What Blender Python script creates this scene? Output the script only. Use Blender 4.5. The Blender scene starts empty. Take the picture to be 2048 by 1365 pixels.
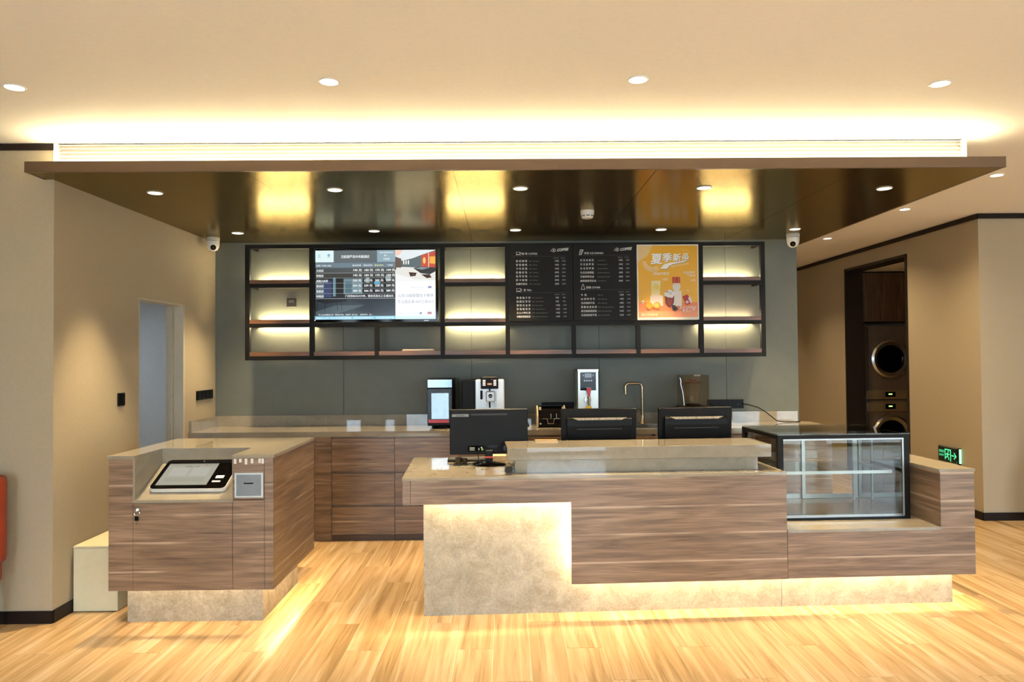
import bpy, bmesh, math, random
from mathutils import Vector, Matrix
random.seed(11)
sc = bpy.context.scene
COL = sc.collection
R = math.radians

# ------------------------------------------------------------------ camera
cam_d = bpy.data.cameras.new('camera')
cam = bpy.data.objects.new('camera', cam_d)
COL.objects.link(cam)
yaw, pitch, roll = R(0.5565), R(1.1492), R(0.45)
fw = Vector((math.sin(yaw) * math.cos(pitch), math.cos(yaw) * math.cos(pitch), math.sin(pitch)))
rt = Vector((math.cos(yaw), -math.sin(yaw), 0))
up = rt.cross(fw)
rt2 = rt * math.cos(roll) - up * math.sin(roll)
up2 = rt * math.sin(roll) + up * math.cos(roll)
M = Matrix((rt2, up2, -fw)).transposed().to_4x4()
M.translation = (0, 0, 1.6)
cam.matrix_world = M
cam_d.sensor_width = 36
cam_d.lens = 36 * 1465 / 2048
cam_d.clip_end = 200
sc.camera = cam
sc.cycles.transparent_max_bounces = 32
sc.cycles.caustics_reflective = False
sc.cycles.caustics_refractive = False

# ------------------------------------------------------------------ world, exposure
SKY = 15.0
COVE = 72.0
SHELF_LED = 300.0
DESK_LED = 240.0
SPOT_CANOPY = 262.0
SPOT_CEIL = 150.0
w = bpy.data.worlds.new('overcast_sky')
sc.world = w
w.use_nodes = True
wn = w.node_tree.nodes
bg = wn['Background']
bg.inputs[0].default_value = (0.70, 0.86, 1.0, 1)
bg.inputs[1].default_value = SKY
vs = sc.view_settings
vs.view_transform = 'Standard'
vs.look = 'None'
vs.exposure = 0.06
vs.gamma = 1.0
vs.use_curve_mapping = False
pl = bpy.data.lights.new('window_portal', 'AREA')
pl.shape = 'RECTANGLE'
pl.size, pl.size_y = 13.4, 2.7
pl.cycles.is_portal = True
po = bpy.data.objects.new('window_portal', pl)
po.location = (1.0, -2.72, 1.35)
po.rotation_euler = (R(90), 0, 0)
COL.objects.link(po)

# ------------------------------------------------------------------ helpers
def C(h):
    h = h.lstrip('#')
    v = [int(h[i:i + 2], 16) / 255 for i in (0, 2, 4)]
    return tuple(x / 12.92 if x <= .04045 else ((x + .055) / 1.055) ** 2.4 for x in v)

MATS = {}
def base_mat(name):
    m = bpy.data.materials.new(name)
    m.use_nodes = True
    nt = m.node_tree
    return m, nt, nt.nodes['Principled BSDF']

def pm(name, col, rough=.5, metal=0., var=.06, scale=25., bump=0., spec=.5, aniso=0., coat=0.):
    """plain procedural material: a little noise on colour and gloss"""
    if name in MATS: return MATS[name]
    m, nt, b = base_mat(name)
    N, L = nt.nodes, nt.links
    tc = N.new('ShaderNodeTexCoord')
    no = N.new('ShaderNodeTexNoise'); no.inputs['Scale'].default_value = scale; no.inputs['Detail'].default_value = 4
    L.new(tc.outputs['Object'], no.inputs['Vector'])
    rp = N.new('ShaderNodeValToRGB')
    rp.color_ramp.elements[0].position = .3; rp.color_ramp.elements[1].position = .7
    rp.color_ramp.elements[0].color = tuple(max(0, c * (1 - var)) for c in col) + (1,)
    rp.color_ramp.elements[1].color = tuple(min(1, c * (1 + var)) for c in col) + (1,)
    L.new(no.outputs['Fac'], rp.inputs['Fac'])
    L.new(rp.outputs['Color'], b.inputs['Base Color'])
    b.inputs['Roughness'].default_value = rough
    b.inputs['Metallic'].default_value = metal
    b.inputs['Specular IOR Level'].default_value = spec
    if coat: b.inputs['Coat Weight'].default_value = coat; b.inputs['Coat Roughness'].default_value = .05
    if aniso: b.inputs['Anisotropic'].default_value = aniso
    if bump:
        bp = N.new('ShaderNodeBump'); bp.inputs['Strength'].default_value = bump; bp.inputs['Distance'].default_value = .002
        L.new(no.outputs['Fac'], bp.inputs['Height']); L.new(bp.outputs['Normal'], b.inputs['Normal'])
    MATS[name] = m
    return m

def em(name, col, strength):
    if name in MATS: return MATS[name]
    m, nt, b = base_mat(name)
    b.inputs['Base Color'].default_value = (.8, .8, .8, 1)
    b.inputs['Emission Color'].default_value = tuple(col) + (1,)
    b.inputs['Emission Strength'].default_value = strength
    MATS[name] = m
    return m

def glass(name, tint=(1, 1, 1), base=.05, rough=0.0):
    if name in MATS: return MATS[name]
    m = bpy.data.materials.new(name); m.use_nodes = True
    nt = m.node_tree; N, L = nt.nodes, nt.links
    N.remove(N['Principled BSDF'])
    tr = N.new('ShaderNodeBsdfTransparent'); tr.inputs[0].default_value = tuple(tint) + (1,)
    gl = N.new('ShaderNodeBsdfGlossy'); gl.inputs['Roughness'].default_value = rough
    lw = N.new('ShaderNodeLayerWeight'); lw.inputs['Blend'].default_value = .5
    p = N.new('ShaderNodeMath'); p.operation = 'POWER'; p.inputs[1].default_value = 4.5
    L.new(lw.outputs['Facing'], p.inputs[0])
    ma = N.new('ShaderNodeMath'); ma.operation = 'MULTIPLY_ADD'; ma.inputs[1].default_value = 1 - base; ma.inputs[2].default_value = base
    L.new(p.outputs[0], ma.inputs[0])
    mx = N.new('ShaderNodeMixShader')
    L.new(ma.outputs[0], mx.inputs[0]); L.new(tr.outputs[0], mx.inputs[1]); L.new(gl.outputs[0], mx.inputs[2])
    L.new(mx.outputs[0], N['Material Output'].inputs[0])
    MATS[name] = m
    return m

def ramp(N, stops):
    rp = N.new('ShaderNodeValToRGB')
    e = rp.color_ramp.elements
    while len(e) < len(stops): e.new(.5)
    for i, (p, c) in enumerate(stops):
        e[i].position = p; e[i].color = tuple(c) + (1,)
    return rp

def mixc(N, L, fac, a, b, mode='MIX'):
    mx = N.new('ShaderNodeMix'); mx.data_type = 'RGBA'; mx.blend_type = mode
    if hasattr(fac, 'links'): L.new(fac, mx.inputs[0])
    else: mx.inputs[0].default_value = fac
    for k, v in ((6, a), (7, b)):
        if hasattr(v, 'links'): L.new(v, mx.inputs[k])
        else: mx.inputs[k].default_value = tuple(v) + (1,)
    return mx.outputs[2]

def wood(name, dark, mid, light, streak, rough=.34, vertical=False, sscale=5.5, gscale=1.0):
    """laminate with long grain: runs along x+y (or along z) with pale sapwood lines"""
    if name in MATS: return MATS[name]
    m, nt, b = base_mat(name); N, L = nt.nodes, nt.links
    tc = N.new('ShaderNodeTexCoord'); sp = N.new('ShaderNodeSeparateXYZ'); L.new(tc.outputs['Object'], sp.inputs[0])
    ad = N.new('ShaderNodeMath'); ad.operation = 'ADD'; L.new(sp.outputs[0], ad.inputs[0]); L.new(sp.outputs[1], ad.inputs[1])
    cb = N.new('ShaderNodeCombineXYZ')
    if vertical: L.new(sp.outputs[2], cb.inputs[0]); L.new(ad.outputs[0], cb.inputs[2])
    else: L.new(ad.outputs[0], cb.inputs[0]); L.new(sp.outputs[2], cb.inputs[2])
    mp = N.new('ShaderNodeMapping'); mp.inputs['Scale'].default_value = (.9 * gscale, 1, 13 * gscale); L.new(cb.outputs[0], mp.inputs[0])
    n1 = N.new('ShaderNodeTexNoise'); n1.inputs['Scale'].default_value = 1.6; n1.inputs['Detail'].default_value = 6; n1.inputs['Distortion'].default_value = 1.2
    L.new(mp.outputs[0], n1.inputs['Vector'])
    mp2 = N.new('ShaderNodeMapping'); mp2.inputs['Scale'].default_value = (2.2 * gscale, 1, 95 * gscale); L.new(cb.outputs[0], mp2.inputs[0])
    n2 = N.new('ShaderNodeTexNoise'); n2.inputs['Scale'].default_value = 2.0; n2.inputs['Detail'].default_value = 5
    L.new(mp2.outputs[0], n2.inputs['Vector'])
    r1 = ramp(N, [(.28, dark), (.5, mid), (.72, light)]); L.new(n1.outputs['Fac'], r1.inputs['Fac'])
    r2 = ramp(N, [(.35, (.72, .70, .68)), (.62, (1.1, 1.1, 1.1))]); L.new(n2.outputs['Fac'], r2.inputs['Fac'])
    c1 = mixc(N, L, 1.0, r1.outputs[0], r2.outputs[0], 'MULTIPLY')
    # pale sap lines
    mp3 = N.new('ShaderNodeMapping'); mp3.inputs['Scale'].default_value = (.16, 1, sscale); L.new(cb.outputs[0], mp3.inputs[0])
    wv = N.new('ShaderNodeTexWave'); wv.wave_type = 'BANDS'; wv.bands_direction = 'Z'; wv.wave_profile = 'SAW'
    wv.inputs['Scale'].default_value = .34; wv.inputs['Distortion'].default_value = 1.6; wv.inputs['Detail'].default_value = 2.0; wv.inputs['Detail Scale'].default_value = .8
    L.new(mp3.outputs[0], wv.inputs['Vector'])
    r3 = ramp(N, [(.0, (0, 0, 0)), (.9, (0, 0, 0)), (.985, (.85, .85, .85)), (1.0, (0, 0, 0))]); L.new(wv.outputs['Fac'], r3.inputs['Fac'])
    mp4 = N.new('ShaderNodeMapping'); mp4.inputs['Scale'].default_value = (1.7, 1, 6); L.new(cb.outputs[0], mp4.inputs[0])
    n4 = N.new('ShaderNodeTexNoise'); n4.inputs['Scale'].default_value = 1.3; L.new(mp4.outputs[0], n4.inputs['Vector'])
    r4 = ramp(N, [(.42, (0, 0, 0)), (.6, (1, 1, 1))]); L.new(n4.outputs['Fac'], r4.inputs['Fac'])
    f = mixc(N, L, 1.0, r3.outputs[0], r4.outputs[0], 'MULTIPLY')
    c2 = mixc(N, L, f, c1, streak)
    L.new(c2, b.inputs['Base Color'])
    b.inputs['Roughness'].default_value = rough
    MATS[name] = m
    return m

def stone(name, dark, light, rough=.1, fine=.065, fleck=.22):
    if name in MATS: return MATS[name]
    m, nt, b = base_mat(name); N, L = nt.nodes, nt.links
    tc = N.new('ShaderNodeTexCoord')
    n1 = N.new('ShaderNodeTexNoise'); n1.inputs['Scale'].default_value = 8; n1.inputs['Detail'].default_value = 9; n1.inputs['Roughness'].default_value = .68; n1.inputs['Distortion'].default_value = .8
    L.new(tc.outputs['Object'], n1.inputs['Vector'])
    r1 = ramp(N, [(.3, dark), (.5, tuple((a + c) / 2 for a, c in zip(dark, light))), (.72, light)]); L.new(n1.outputs['Fac'], r1.inputs['Fac'])
    n2 = N.new('ShaderNodeTexNoise'); n2.inputs['Scale'].default_value = 70; n2.inputs['Detail'].default_value = 3; L.new(tc.outputs['Object'], n2.inputs['Vector'])
    r2 = ramp(N, [(.3, (1 - fine,) * 3), (.7, (1 + fine,) * 3)]); L.new(n2.outputs['Fac'], r2.inputs['Fac'])
    c1 = mixc(N, L, 1.0, r1.outputs[0], r2.outputs[0], 'MULTIPLY')
    vo = N.new('ShaderNodeTexVoronoi'); vo.inputs['Scale'].default_value = 16; L.new(tc.outputs['Object'], vo.inputs['Vector'])
    r3 = ramp(N, [(.0, (fleck,) * 3), (.05, (0, 0, 0))]); L.new(vo.outputs['Distance'], r3.inputs['Fac'])
    c2 = mixc(N, L, r3.outputs[0], c1, tuple(min(1, c * 1.5) for c in light))
    L.new(c2, b.inputs['Base Color'])
    b.inputs['Roughness'].default_value = rough
    b.inputs['Specular IOR Level'].default_value = .5
    MATS[name] = m
    return m

def floor_mat():
    m, nt, b = base_mat('wood_look_floor_tile'); N, L = nt.nodes, nt.links
    tc = N.new('ShaderNodeTexCoord'); oi = N.new('ShaderNodeObjectInfo')
    at = N.new('ShaderNodeAttribute'); at.attribute_name = 'tile'
    sm = N.new('ShaderNodeMath'); sm.operation = 'ADD'; L.new(oi.outputs['Random'], sm.inputs[0]); L.new(at.outputs['Fac'], sm.inputs[1])
    ml = N.new('ShaderNodeMath'); ml.operation = 'MULTIPLY'; ml.inputs[1].default_value = 37.; L.new(sm.outputs[0], ml.inputs[0])
    cb = N.new('ShaderNodeCombineXYZ')
    for k in range(3): L.new(ml.outputs[0], cb.inputs[k])
    va = N.new('ShaderNodeVectorMath'); va.operation = 'ADD'; L.new(tc.outputs['Object'], va.inputs[0]); L.new(cb.outputs[0], va.inputs[1])
    mp = N.new('ShaderNodeMapping'); mp.inputs['Scale'].default_value = (16, .8, 1); L.new(va.outputs[0], mp.inputs[0])
    n1 = N.new('ShaderNodeTexNoise'); n1.inputs['Scale'].default_value = 1.0; n1.inputs['Detail'].default_value = 5; n1.inputs['Distortion'].default_value = .9; L.new(mp.outputs[0], n1.inputs['Vector'])
    r1 = ramp(N, [(.25, C('#9c7f56')), (.42, C('#bb9b6d')), (.55, C('#caac80')), (.75, C('#dac3a0'))]); L.new(n1.outputs['Fac'], r1.inputs['Fac'])
    mp2 = N.new('ShaderNodeMapping'); mp2.inputs['Scale'].default_value = (75, 2.2, 1); L.new(va.outputs[0], mp2.inputs[0])
    n2 = N.new('ShaderNodeTexNoise'); n2.inputs['Scale'].default_value = 1.0; n2.inputs['Detail'].default_value = 4; L.new(mp2.outputs[0], n2.inputs['Vector'])
    r2 = ramp(N, [(.30, (.74, .70, .64)), (.43, (1, 1, 1)), (.7, (1.05, 1.05, 1.05))]); L.new(n2.outputs['Fac'], r2.inputs['Fac'])
    c = mixc(N, L, 1.0, r1.outputs[0], r2.outputs[0], 'MULTIPLY')
    L.new(c, b.inputs['Base Color'])
    b.inputs['Roughness'].default_value = .26
    b.inputs['Specular IOR Level'].default_value = .45
    return m

class MB:
    """collects shapes in one bmesh; build() links them as ONE mesh object"""
    def __init__(s): s.bm = bmesh.new()
    def box(s, x0, x1, y0, y1, z0, z1, bev=0., seg=1):
        vs_ = [s.bm.verts.new((x, y, z)) for z in (z0, z1) for y in (y0, y1) for x in (x0, x1)]
        fs = [s.bm.faces.new([vs_[i] for i in q]) for q in ((0, 2, 3, 1), (4, 5, 7, 6), (0, 1, 5, 4), (2, 6, 7, 3), (0, 4, 6, 2), (1, 3, 7, 5))]
        if bev:
            ed = list({e for f in fs for e in f.edges})
            bmesh.ops.bevel(s.bm, geom=ed, offset=bev, segments=seg, profile=.6, affect='EDGES')
        return s
    def cyl(s, p0, p1, r0, r1=None, n=20):
        p0, p1 = Vector(p0), Vector(p1); r1 = r0 if r1 is None else r1
        d = (p1 - p0).normalized()
        a = d.cross(Vector((0, 0, 1)) if abs(d.z) < .9 else Vector((1, 0, 0))).normalized(); c = d.cross(a)
        rings = []
        for p, r in ((p0, r0), (p1, r1)):
            rings.append([s.bm.verts.new(p + (a * math.cos(2 * math.pi * i / n) + c * math.sin(2 * math.pi * i / n)) * r) for i in range(n)])
        for i in range(n):
            j = (i + 1) % n; s.bm.faces.new((rings[0][i], rings[0][j], rings[1][j], rings[1][i]))
        s.bm.faces.new(rings[0][::-1]); s.bm.faces.new(rings[1])
        return s
    def tube(s, pts, r, n=8):
        pts = [Vector(p) for p in pts]; rings = []; ref = None
        for i, p in enumerate(pts):
            d = (pts[min(i + 1, len(pts) - 1)] - pts[max(i - 1, 0)]).normalized()
            if ref is None: ref = d.cross(Vector((0, 0, 1)) if abs(d.z) < .9 else Vector((1, 0, 0))).normalized()
            a = (ref - d * ref.dot(d)).normalized(); ref = a; c = d.cross(a)
            rr = r[i] if isinstance(r, (list, tuple)) else r
            rings.append([s.bm.verts.new(p + (a * math.cos(2 * math.pi * k / n) + c * math.sin(2 * math.pi * k / n)) * rr) for k in range(n)])
        for q in range(len(rings) - 1):
            for i in range(n):
                j = (i + 1) % n; s.bm.faces.new((rings[q][i], rings[q][j], rings[q + 1][j], rings[q + 1][i]))
        s.bm.faces.new(rings[0][::-1]); s.bm.faces.new(rings[-1])
        return s
    def lathe(s, prof, c=(0, 0, 0), n=28, axis='z'):
        """prof: list of (radius, height); closed with caps where radius is 0"""
        c = Vector(c); rings = []
        for r, hgt in prof:
            ring = []
            for i in range(n):
                t = 2 * math.pi * i / n
                p = {'z': Vector((r * math.cos(t), r * math.sin(t), hgt)), 'y': Vector((r * math.cos(t), hgt, r * math.sin(t))), 'x': Vector((hgt, r * math.cos(t), r * math.sin(t)))}[axis]
                ring.append(s.bm.verts.new(c + p))
            rings.append(ring)
        for q in range(len(rings) - 1):
            for i in range(n):
                j = (i + 1) % n; s.bm.faces.new((rings[q][i], rings[q][j], rings[q + 1][j], rings[q + 1][i]))
        s.bm.faces.new(rings[0][::-1]); s.bm.faces.new(rings[-1])
        bmesh.ops.remove_doubles(s.bm, verts=s.bm.verts, dist=1e-6)
        return s
    def prism(s, poly, axis, a, b, bev=0.):
        """poly in the two other axes (order x,y,z), extruded along axis from a to b"""
        def P(u, v, t): return {'x': (t, u, v), 'y': (u, t, v), 'z': (u, v, t)}[axis]
        A = [s.bm.verts.new(P(u, v, a)) for u, v in poly]; B = [s.bm.verts.new(P(u, v, b)) for u, v in poly]
        n = len(poly); fs = [s.bm.faces.new(A[::-1]), s.bm.faces.new(B)]
        for i in range(n):
            j = (i + 1) % n; fs.append(s.bm.faces.new((A[i], A[j], B[j], B[i])))
        if bev:
            ed = list({e for f in fs for e in f.edges})
            bmesh.ops.bevel(s.bm, geom=ed, offset=bev, segments=2, profile=.6, affect='EDGES')
        return s
    def ball(s, c, r, n=12, sc_=(1, 1, 1)):
        m_ = Matrix.Translation(Vector(c)) @ Matrix.Diagonal((r * sc_[0], r * sc_[1], r * sc_[2], 1))
        bmesh.ops.create_uvsphere(s.bm, u_segments=n, v_segments=max(6, n * 2 // 3), radius=1, matrix=m_)
        return s
    def build(s, name, mat, parent=None, smooth=None, base=None):
        bm = s.bm
        bmesh.ops.recalc_face_normals(bm, faces=bm.faces)
        loc = Vector((0, 0, 0))
        if parent is not None: bmesh.ops.translate(bm, verts=bm.verts, vec=-ORG.get(parent.name, Vector((0, 0, 0))))
        elif base != 'world':
            xs = [v.co for v in bm.verts]
            loc = Vector(((min(p.x for p in xs) + max(p.x for p in xs)) / 2, (min(p.y for p in xs) + max(p.y for p in xs)) / 2, min(p.z for p in xs))) if base is None else Vector(base)
            bmesh.ops.translate(bm, verts=bm.verts, vec=-loc)
        me = bpy.data.meshes.new(name)
        bm.to_mesh(me); bm.free()
        if mat is not None: me.materials.append(mat)
        if smooth is not None:
            me.polygons.foreach_set('use_smooth', [True] * len(me.polygons))
            me.set_sharp_from_angle(angle=R(smooth))
        o = bpy.data.objects.new(name, me)
        COL.objects.link(o)
        o.location = loc
        if parent is not None:
            o.parent = parent
            ORG[o.name] = ORG.get(parent.name, Vector((0, 0, 0)))
        else: ORG[o.name] = loc
        return o

ORG = {}
def box(name, mat, parent, x0, x1, y0, y1, z0, z1, bev=0., base=None):
    return MB().box(x0, x1, y0, y1, z0, z1, bev).build(name, mat, parent, base=base)
def tag(o, label=None, cat=None, group=None, kind=None):
    if label: o['label'] = label
    if cat: o['category'] = cat
    if group: o['group'] = group
    if kind: o['kind'] = kind
    return o
def thing(name, loc, label, cat, group=None, rz=0., local=False, kind=None):
    o = bpy.data.objects.new(name, None)
    o.empty_display_size = .1
    COL.objects.link(o)
    o.location = loc; o.rotation_euler = (0, 0, rz)
    ORG[o.name] = Vector((0, 0, 0)) if local else Vector(loc)
    return tag(o, label, cat, group, kind)
def struct(o, label=None):
    o['kind'] = 'structure'
    if label: o['label'] = label
    return o
def copy_tree(o, parent=None):
    c = o.copy(); COL.objects.link(c); c.parent = parent
    for ch in list(o.children): copy_tree(ch, c)
    return c

# ---- flat print: coloured polygons and lettering on a sheet, one mesh with a colour attribute
PRINTS = []
class Print:
    def __init__(s, name, parent, org, ax, az, mat, step=.00016):
        s.name, s.parent, s.org, s.ax, s.az, s.mat, s.step = name, parent, Vector(org), Vector(ax), Vector(az), mat, step
        s.nrm = s.ax.cross(s.az); s.items = []; s.k = 0
        PRINTS.append(s)
    def poly(s, pts, col):
        s.k += 1; s.items.append(('p', [tuple(p) for p in pts], col, s.k)); return s
    def rect(s, a0, b0, a1, b1, col): return s.poly(((a0, b0), (a1, b0), (a1, b1), (a0, b1)), col)
    def disc(s, a, b, ra, rb, col, n=24): return s.poly([(a + ra * math.cos(2 * math.pi * i / n), b + rb * math.sin(2 * math.pi * i / n)) for i in range(n)], col)
    def line(s, pts, wd, col):
        for (x0, y0), (x1, y1) in zip(pts[:-1], pts[1:]):
            l = math.hypot(x1 - x0, y1 - y0) or 1; nx, ny = -(y1 - y0) / l * wd / 2, (x1 - x0) / l * wd / 2
            s.poly(((x0 + nx, y0 + ny), (x0 - nx, y0 - ny), (x1 - nx, y1 - ny), (x1 + nx, y1 + ny)), col)
            s.k -= 1
        s.k += 1; return s
    def text(s, body, size, a, b, col, align='LEFT', bold=0., shear=0., rot=0., width=None, space=1.):
        s.items.append(('t', (body, size, a, b, align, bold, shear, rot, width, space), col, s.k + 1)); return s

def finish_prints():
    jobs = []
    for p in PRINTS:
        for it in p.items:
            if it[0] == 't':
                body, size, a, b, align, bold, shear, rot, width, space = it[1]
                cu = bpy.data.curves.new('lettering', 'FONT'); cu.body = body; cu.size = size; cu.align_x = 'LEFT'
                cu.resolution_u = 2; cu.shear = shear; cu.space_character = space
                ob = bpy.data.objects.new('lettering', cu); COL.objects.link(ob); jobs.append((it, ob))
    bpy.context.view_layer.update()
    dg = bpy.context.evaluated_depsgraph_get()
    res = {}
    for it, ob in jobs:
        me = ob.evaluated_get(dg).to_mesh()
        res[id(it)] = ([tuple(v.co[:2]) for v in me.vertices], [tuple(f.vertices) for f in me.polygons])
        ob.evaluated_get(dg).to_mesh_clear()
    for it, ob in jobs:
        cu = ob.data; bpy.data.objects.remove(ob); bpy.data.curves.remove(cu)
    for p in PRINTS:
        V, F, K = [], [], []
        off = ORG.get(p.parent.name, Vector((0, 0, 0)))
        def put(a, b, k): V.append(tuple(p.org + p.ax * a + p.az * b + p.nrm * (k * p.step) - off))
        for it in p.items:
            kind, dat, col, k = it
            if kind == 'p':
                n0 = len(V)
                for a, b in dat: put(a, b, k)
                F.append(tuple(range(n0, len(V)))); K.append(col)
            else:
                vs_, fs = res[id(it)]
                if not vs_: continue
                body, size, a0, b0, align, bold, shear, rot, width, space = dat
                xs = [v[0] for v in vs_]; w_ = max(xs) - min(xs)
                sx = (width / w_) if width and w_ > 0 else 1.
                ofs = {'LEFT': 0, 'CENTER': -w_ * sx / 2, 'RIGHT': -w_ * sx}[align] - min(xs) * sx * (align != 'LEFT')
                c_, s_ = math.cos(rot), math.sin(rot); n0 = len(V)
                bo = bold * size
                for j, (dx, dy) in enumerate(((0, 0),) if not bo else ((-bo, 0), (bo, 0)) if bold < .03 else ((-bo, -bo * .6), (bo, -bo * .6), (-bo, bo * .6), (bo, bo * .6))):
                    n0 = len(V)
                    for x, y in vs_:
                        X = x * sx + ofs + dx; Y = y + dy; put(a0 + X * c_ - Y * s_, b0 + X * s_ + Y * c_, k + j * .24)
                    for f in fs: F.append(tuple(n0 + i for i in f)); K.append(col)
        me = bpy.data.meshes.new(p.name); me.from_pydata(V, [], F)
        ca = me.color_attributes.new('Col', 'FLOAT_COLOR', 'CORNER')
        dat = []
        for f, col in zip(F, K):
            dat += list(tuple(col) + (1.,)) * len(f)
        ca.data.foreach_set('color', dat)
        me.materials.append(p.mat)
        o = bpy.data.objects.new(p.name, me); COL.objects.link(o); o.parent = p.parent

def print_mat(name, emit=0., rough=.4):
    m, nt, b = base_mat(name); N, L = nt.nodes, nt.links
    at = N.new('ShaderNodeAttribute'); at.attribute_name = 'Col'
    L.new(at.outputs['Color'], b.inputs['Base Color'])
    b.inputs['Roughness'].default_value = rough
    if emit:
        b.inputs['Base Color'].default_value = (0, 0, 0, 1)
        for l in list(b.inputs['Base Color'].links): L.remove(l)
        L.new(at.outputs['Color'], b.inputs['Emission Color']); b.inputs['Emission Strength'].default_value = emit
        b.inputs['Roughness'].default_value = .15
    return m

# ------------------------------------------------------------------ materials
WALL = pm('beige_wall_paint', C('#aca189'), .65, var=.025, scale=60, bump=.08)
CEIL = pm('warm_white_ceiling_paint', C('#f7f6f4'), .7, var=.015, scale=40)
GREYPANEL = pm('grey_wall_panel', C('#686d65'), .5, var=.04, scale=8, spec=.3)
CANOPY = pm('bronze_metal_sheet', (.31, .245, .15), .19, metal=.9, var=.05, scale=6)
CANOPY.node_tree.nodes['Principled BSDF'].inputs['Specular Tint'].default_value = (.60, .55, .40, 1)
FASCIA = pm('bronze_metal_edge', C('#5f4c39'), .4, metal=.2, var=.05, scale=6)
BLACKTRIM = pm('dark_brown_trim', C('#1a120e'), .5, var=.1, spec=.25)
BLACKMETAL = pm('black_powder_coat', C('#0f0d0a'), .5, var=.1, spec=.2)
WALNUT = wood('walnut_laminate', C('#665444'), C('#856f5b'), C('#9f8872'), C('#ccb69c'))
SHELFWOOD = wood('brown_shelf_board', C('#5a3c26'), C('#6e4b31'), C('#7f5a3e'), C('#95704f'))
DARKWOOD = wood('dark_cabinet_wood', C('#57432f'), C('#6b533c'), C('#7f664c'), C('#8d7458'), vertical=True)
STONE = stone('grey_brown_polished_stone', C('#8d8778'), C('#a09888'), .02, .03, .1)
STONEM = stone('grey_brown_honed_stone', C('#8e8979'), C('#b8b2a3'), .25, .13, .6)
FLOOR = floor_mat()
GROUT = pm('pale_tile_grout', C('#d8c7a6'), .6, var=.05)
WHITEPL = pm('white_plastic', C('#e6e4dc'), .35, var=.02)
BLACKPL = pm('black_plastic', C('#090807'), .42, var=.1, spec=.15)
BLACKGLOSS = pm('black_gloss', C('#060607'), .06, var=.1, spec=.15)
CREAM = pm('cream_painted_board', C('#dfd7b4'), .5, var=.02)
STEEL = pm('brushed_steel', C('#c3c5c2'), .25, metal=1., var=.04, scale=60)
SILVER = pm('silver_plastic', C('#d7d9d8'), .3, metal=.35, var=.02)
ALU = pm('aluminium_profile', C('#9a9b98'), .35, metal=.85, var=.03)
CHROME = pm('chrome', C('#dfe0e2'), .08, metal=1., var=.02)
BRASS = pm('brushed_nickel', C('#b9a588'), .22, metal=1., var=.03)
RED = pm('red_plastic', C('#b5182a'), .35, var=.05)
ORANGE = pm('orange_leather', C('#8e3213'), .42, var=.1, scale=90, bump=.25)
PANE = glass('clear_pane')
SMOKE = glass('smoked_clear_plastic', (.94, .90, .85), .03)
CASEGLASS = glass('display_case_glass', (.95, .97, .95), .022)
WARM = (1., .74, .36)
LED_COVE = em('cove_led', (1., .80, .46), COVE)
LED_SHELF = em('shelf_led', (1., .81, .45), SHELF_LED)
LED_DESK = em('desk_led', (1., .75, .40), DESK_LED)
BULB = em('downlight_bulb', (1., .90, .72), 14.)
# ================================================================== the room
H = 2.925            # ceiling height
XL, XR, YB = -2.757, 4.53, 7.0
# ---- floor: grout bed with separate wood-look tiles, 0.2 x 1.2 m, third-stagger
floor = struct(MB().box(-6.2, 8.2, -2.7, 14.2, -.06, -.0015).build('floor', GROUT, base='world'), 'pale wood-look plank tile floor with light joints')
pw, pl_, gap = .2, 1.2, .003
tile_me = None
rest = []; n_t = 0
for i in range(-27, 43):
    x0 = -.877 + pw * i
    if x0 < -6.1 or x0 + pw > 8.15: continue
    y0 = 4.03 - .4 * (i % 3) - 1.2 * 8
    while y0 < 13.0:
        if y0 > -2.6:
            vis = (-3.3 < x0 < 5.0 and 2.6 < y0 + pl_ and y0 < 8.0 and y0 + pl_ > 3.4
                   and not (x0 < -2.9 and y0 > 4.5) and not (x0 < 2.6 and y0 > 6.5) and x0 + pw > -.74 * (y0 + pl_) and x0 < .76 * (y0 + pl_))
            if vis:
                if tile_me is None:
                    b_ = MB().box(-pw / 2 + gap / 2, pw / 2 - gap / 2, -pl_ / 2 + gap / 2, pl_ / 2 - gap / 2, -.008, 0)
                    t0 = b_.build('floor_tile', FLOOR, floor); tile_me = t0.data; t = t0
                else:
                    t = bpy.data.objects.new('floor_tile', tile_me); COL.objects.link(t); t.parent = floor
                t.location = (x0 + pw / 2, y0 + pl_ / 2, 0); n_t += 1
            else: rest.append((x0, y0))
        y0 += pl_
V, F, T = [], [], []
for x0, y0 in rest:
    n0 = len(V); a, b, c, d = x0 + gap / 2, x0 + pw - gap / 2, y0 + gap / 2, min(y0 + pl_ - gap / 2, 14.1)
    V += [(a, c, 0), (b, c, 0), (b, d, 0), (a, d, 0), (a, c, -.008), (b, c, -.008), (b, d, -.008), (a, d, -.008)]
    F += [(n0, n0 + 1, n0 + 2, n0 + 3), (n0, n0 + 4, n0 + 5, n0 + 1), (n0 + 1, n0 + 5, n0 + 6, n0 + 2), (n0 + 2, n0 + 6, n0 + 7, n0 + 3), (n0 + 3, n0 + 7, n0 + 4, n0)]
    T += [random.random()] * 5
me = bpy.data.meshes.new('distant_floor_tiles'); me.from_pydata(V, [], F)
at = me.attributes.new('tile', 'FLOAT', 'FACE'); at.data.foreach_set('value', T); me.materials.append(FLOOR)
o = bpy.data.objects.new('distant_floor_tiles', me); COL.objects.link(o); o.parent = floor; o['kind'] = 'stuff'

struct(box('ceiling', CEIL, None, -6.2, 8.2, -2.7, 14.2, H, H + .08, base='world'), 'warm white plaster ceiling')

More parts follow.
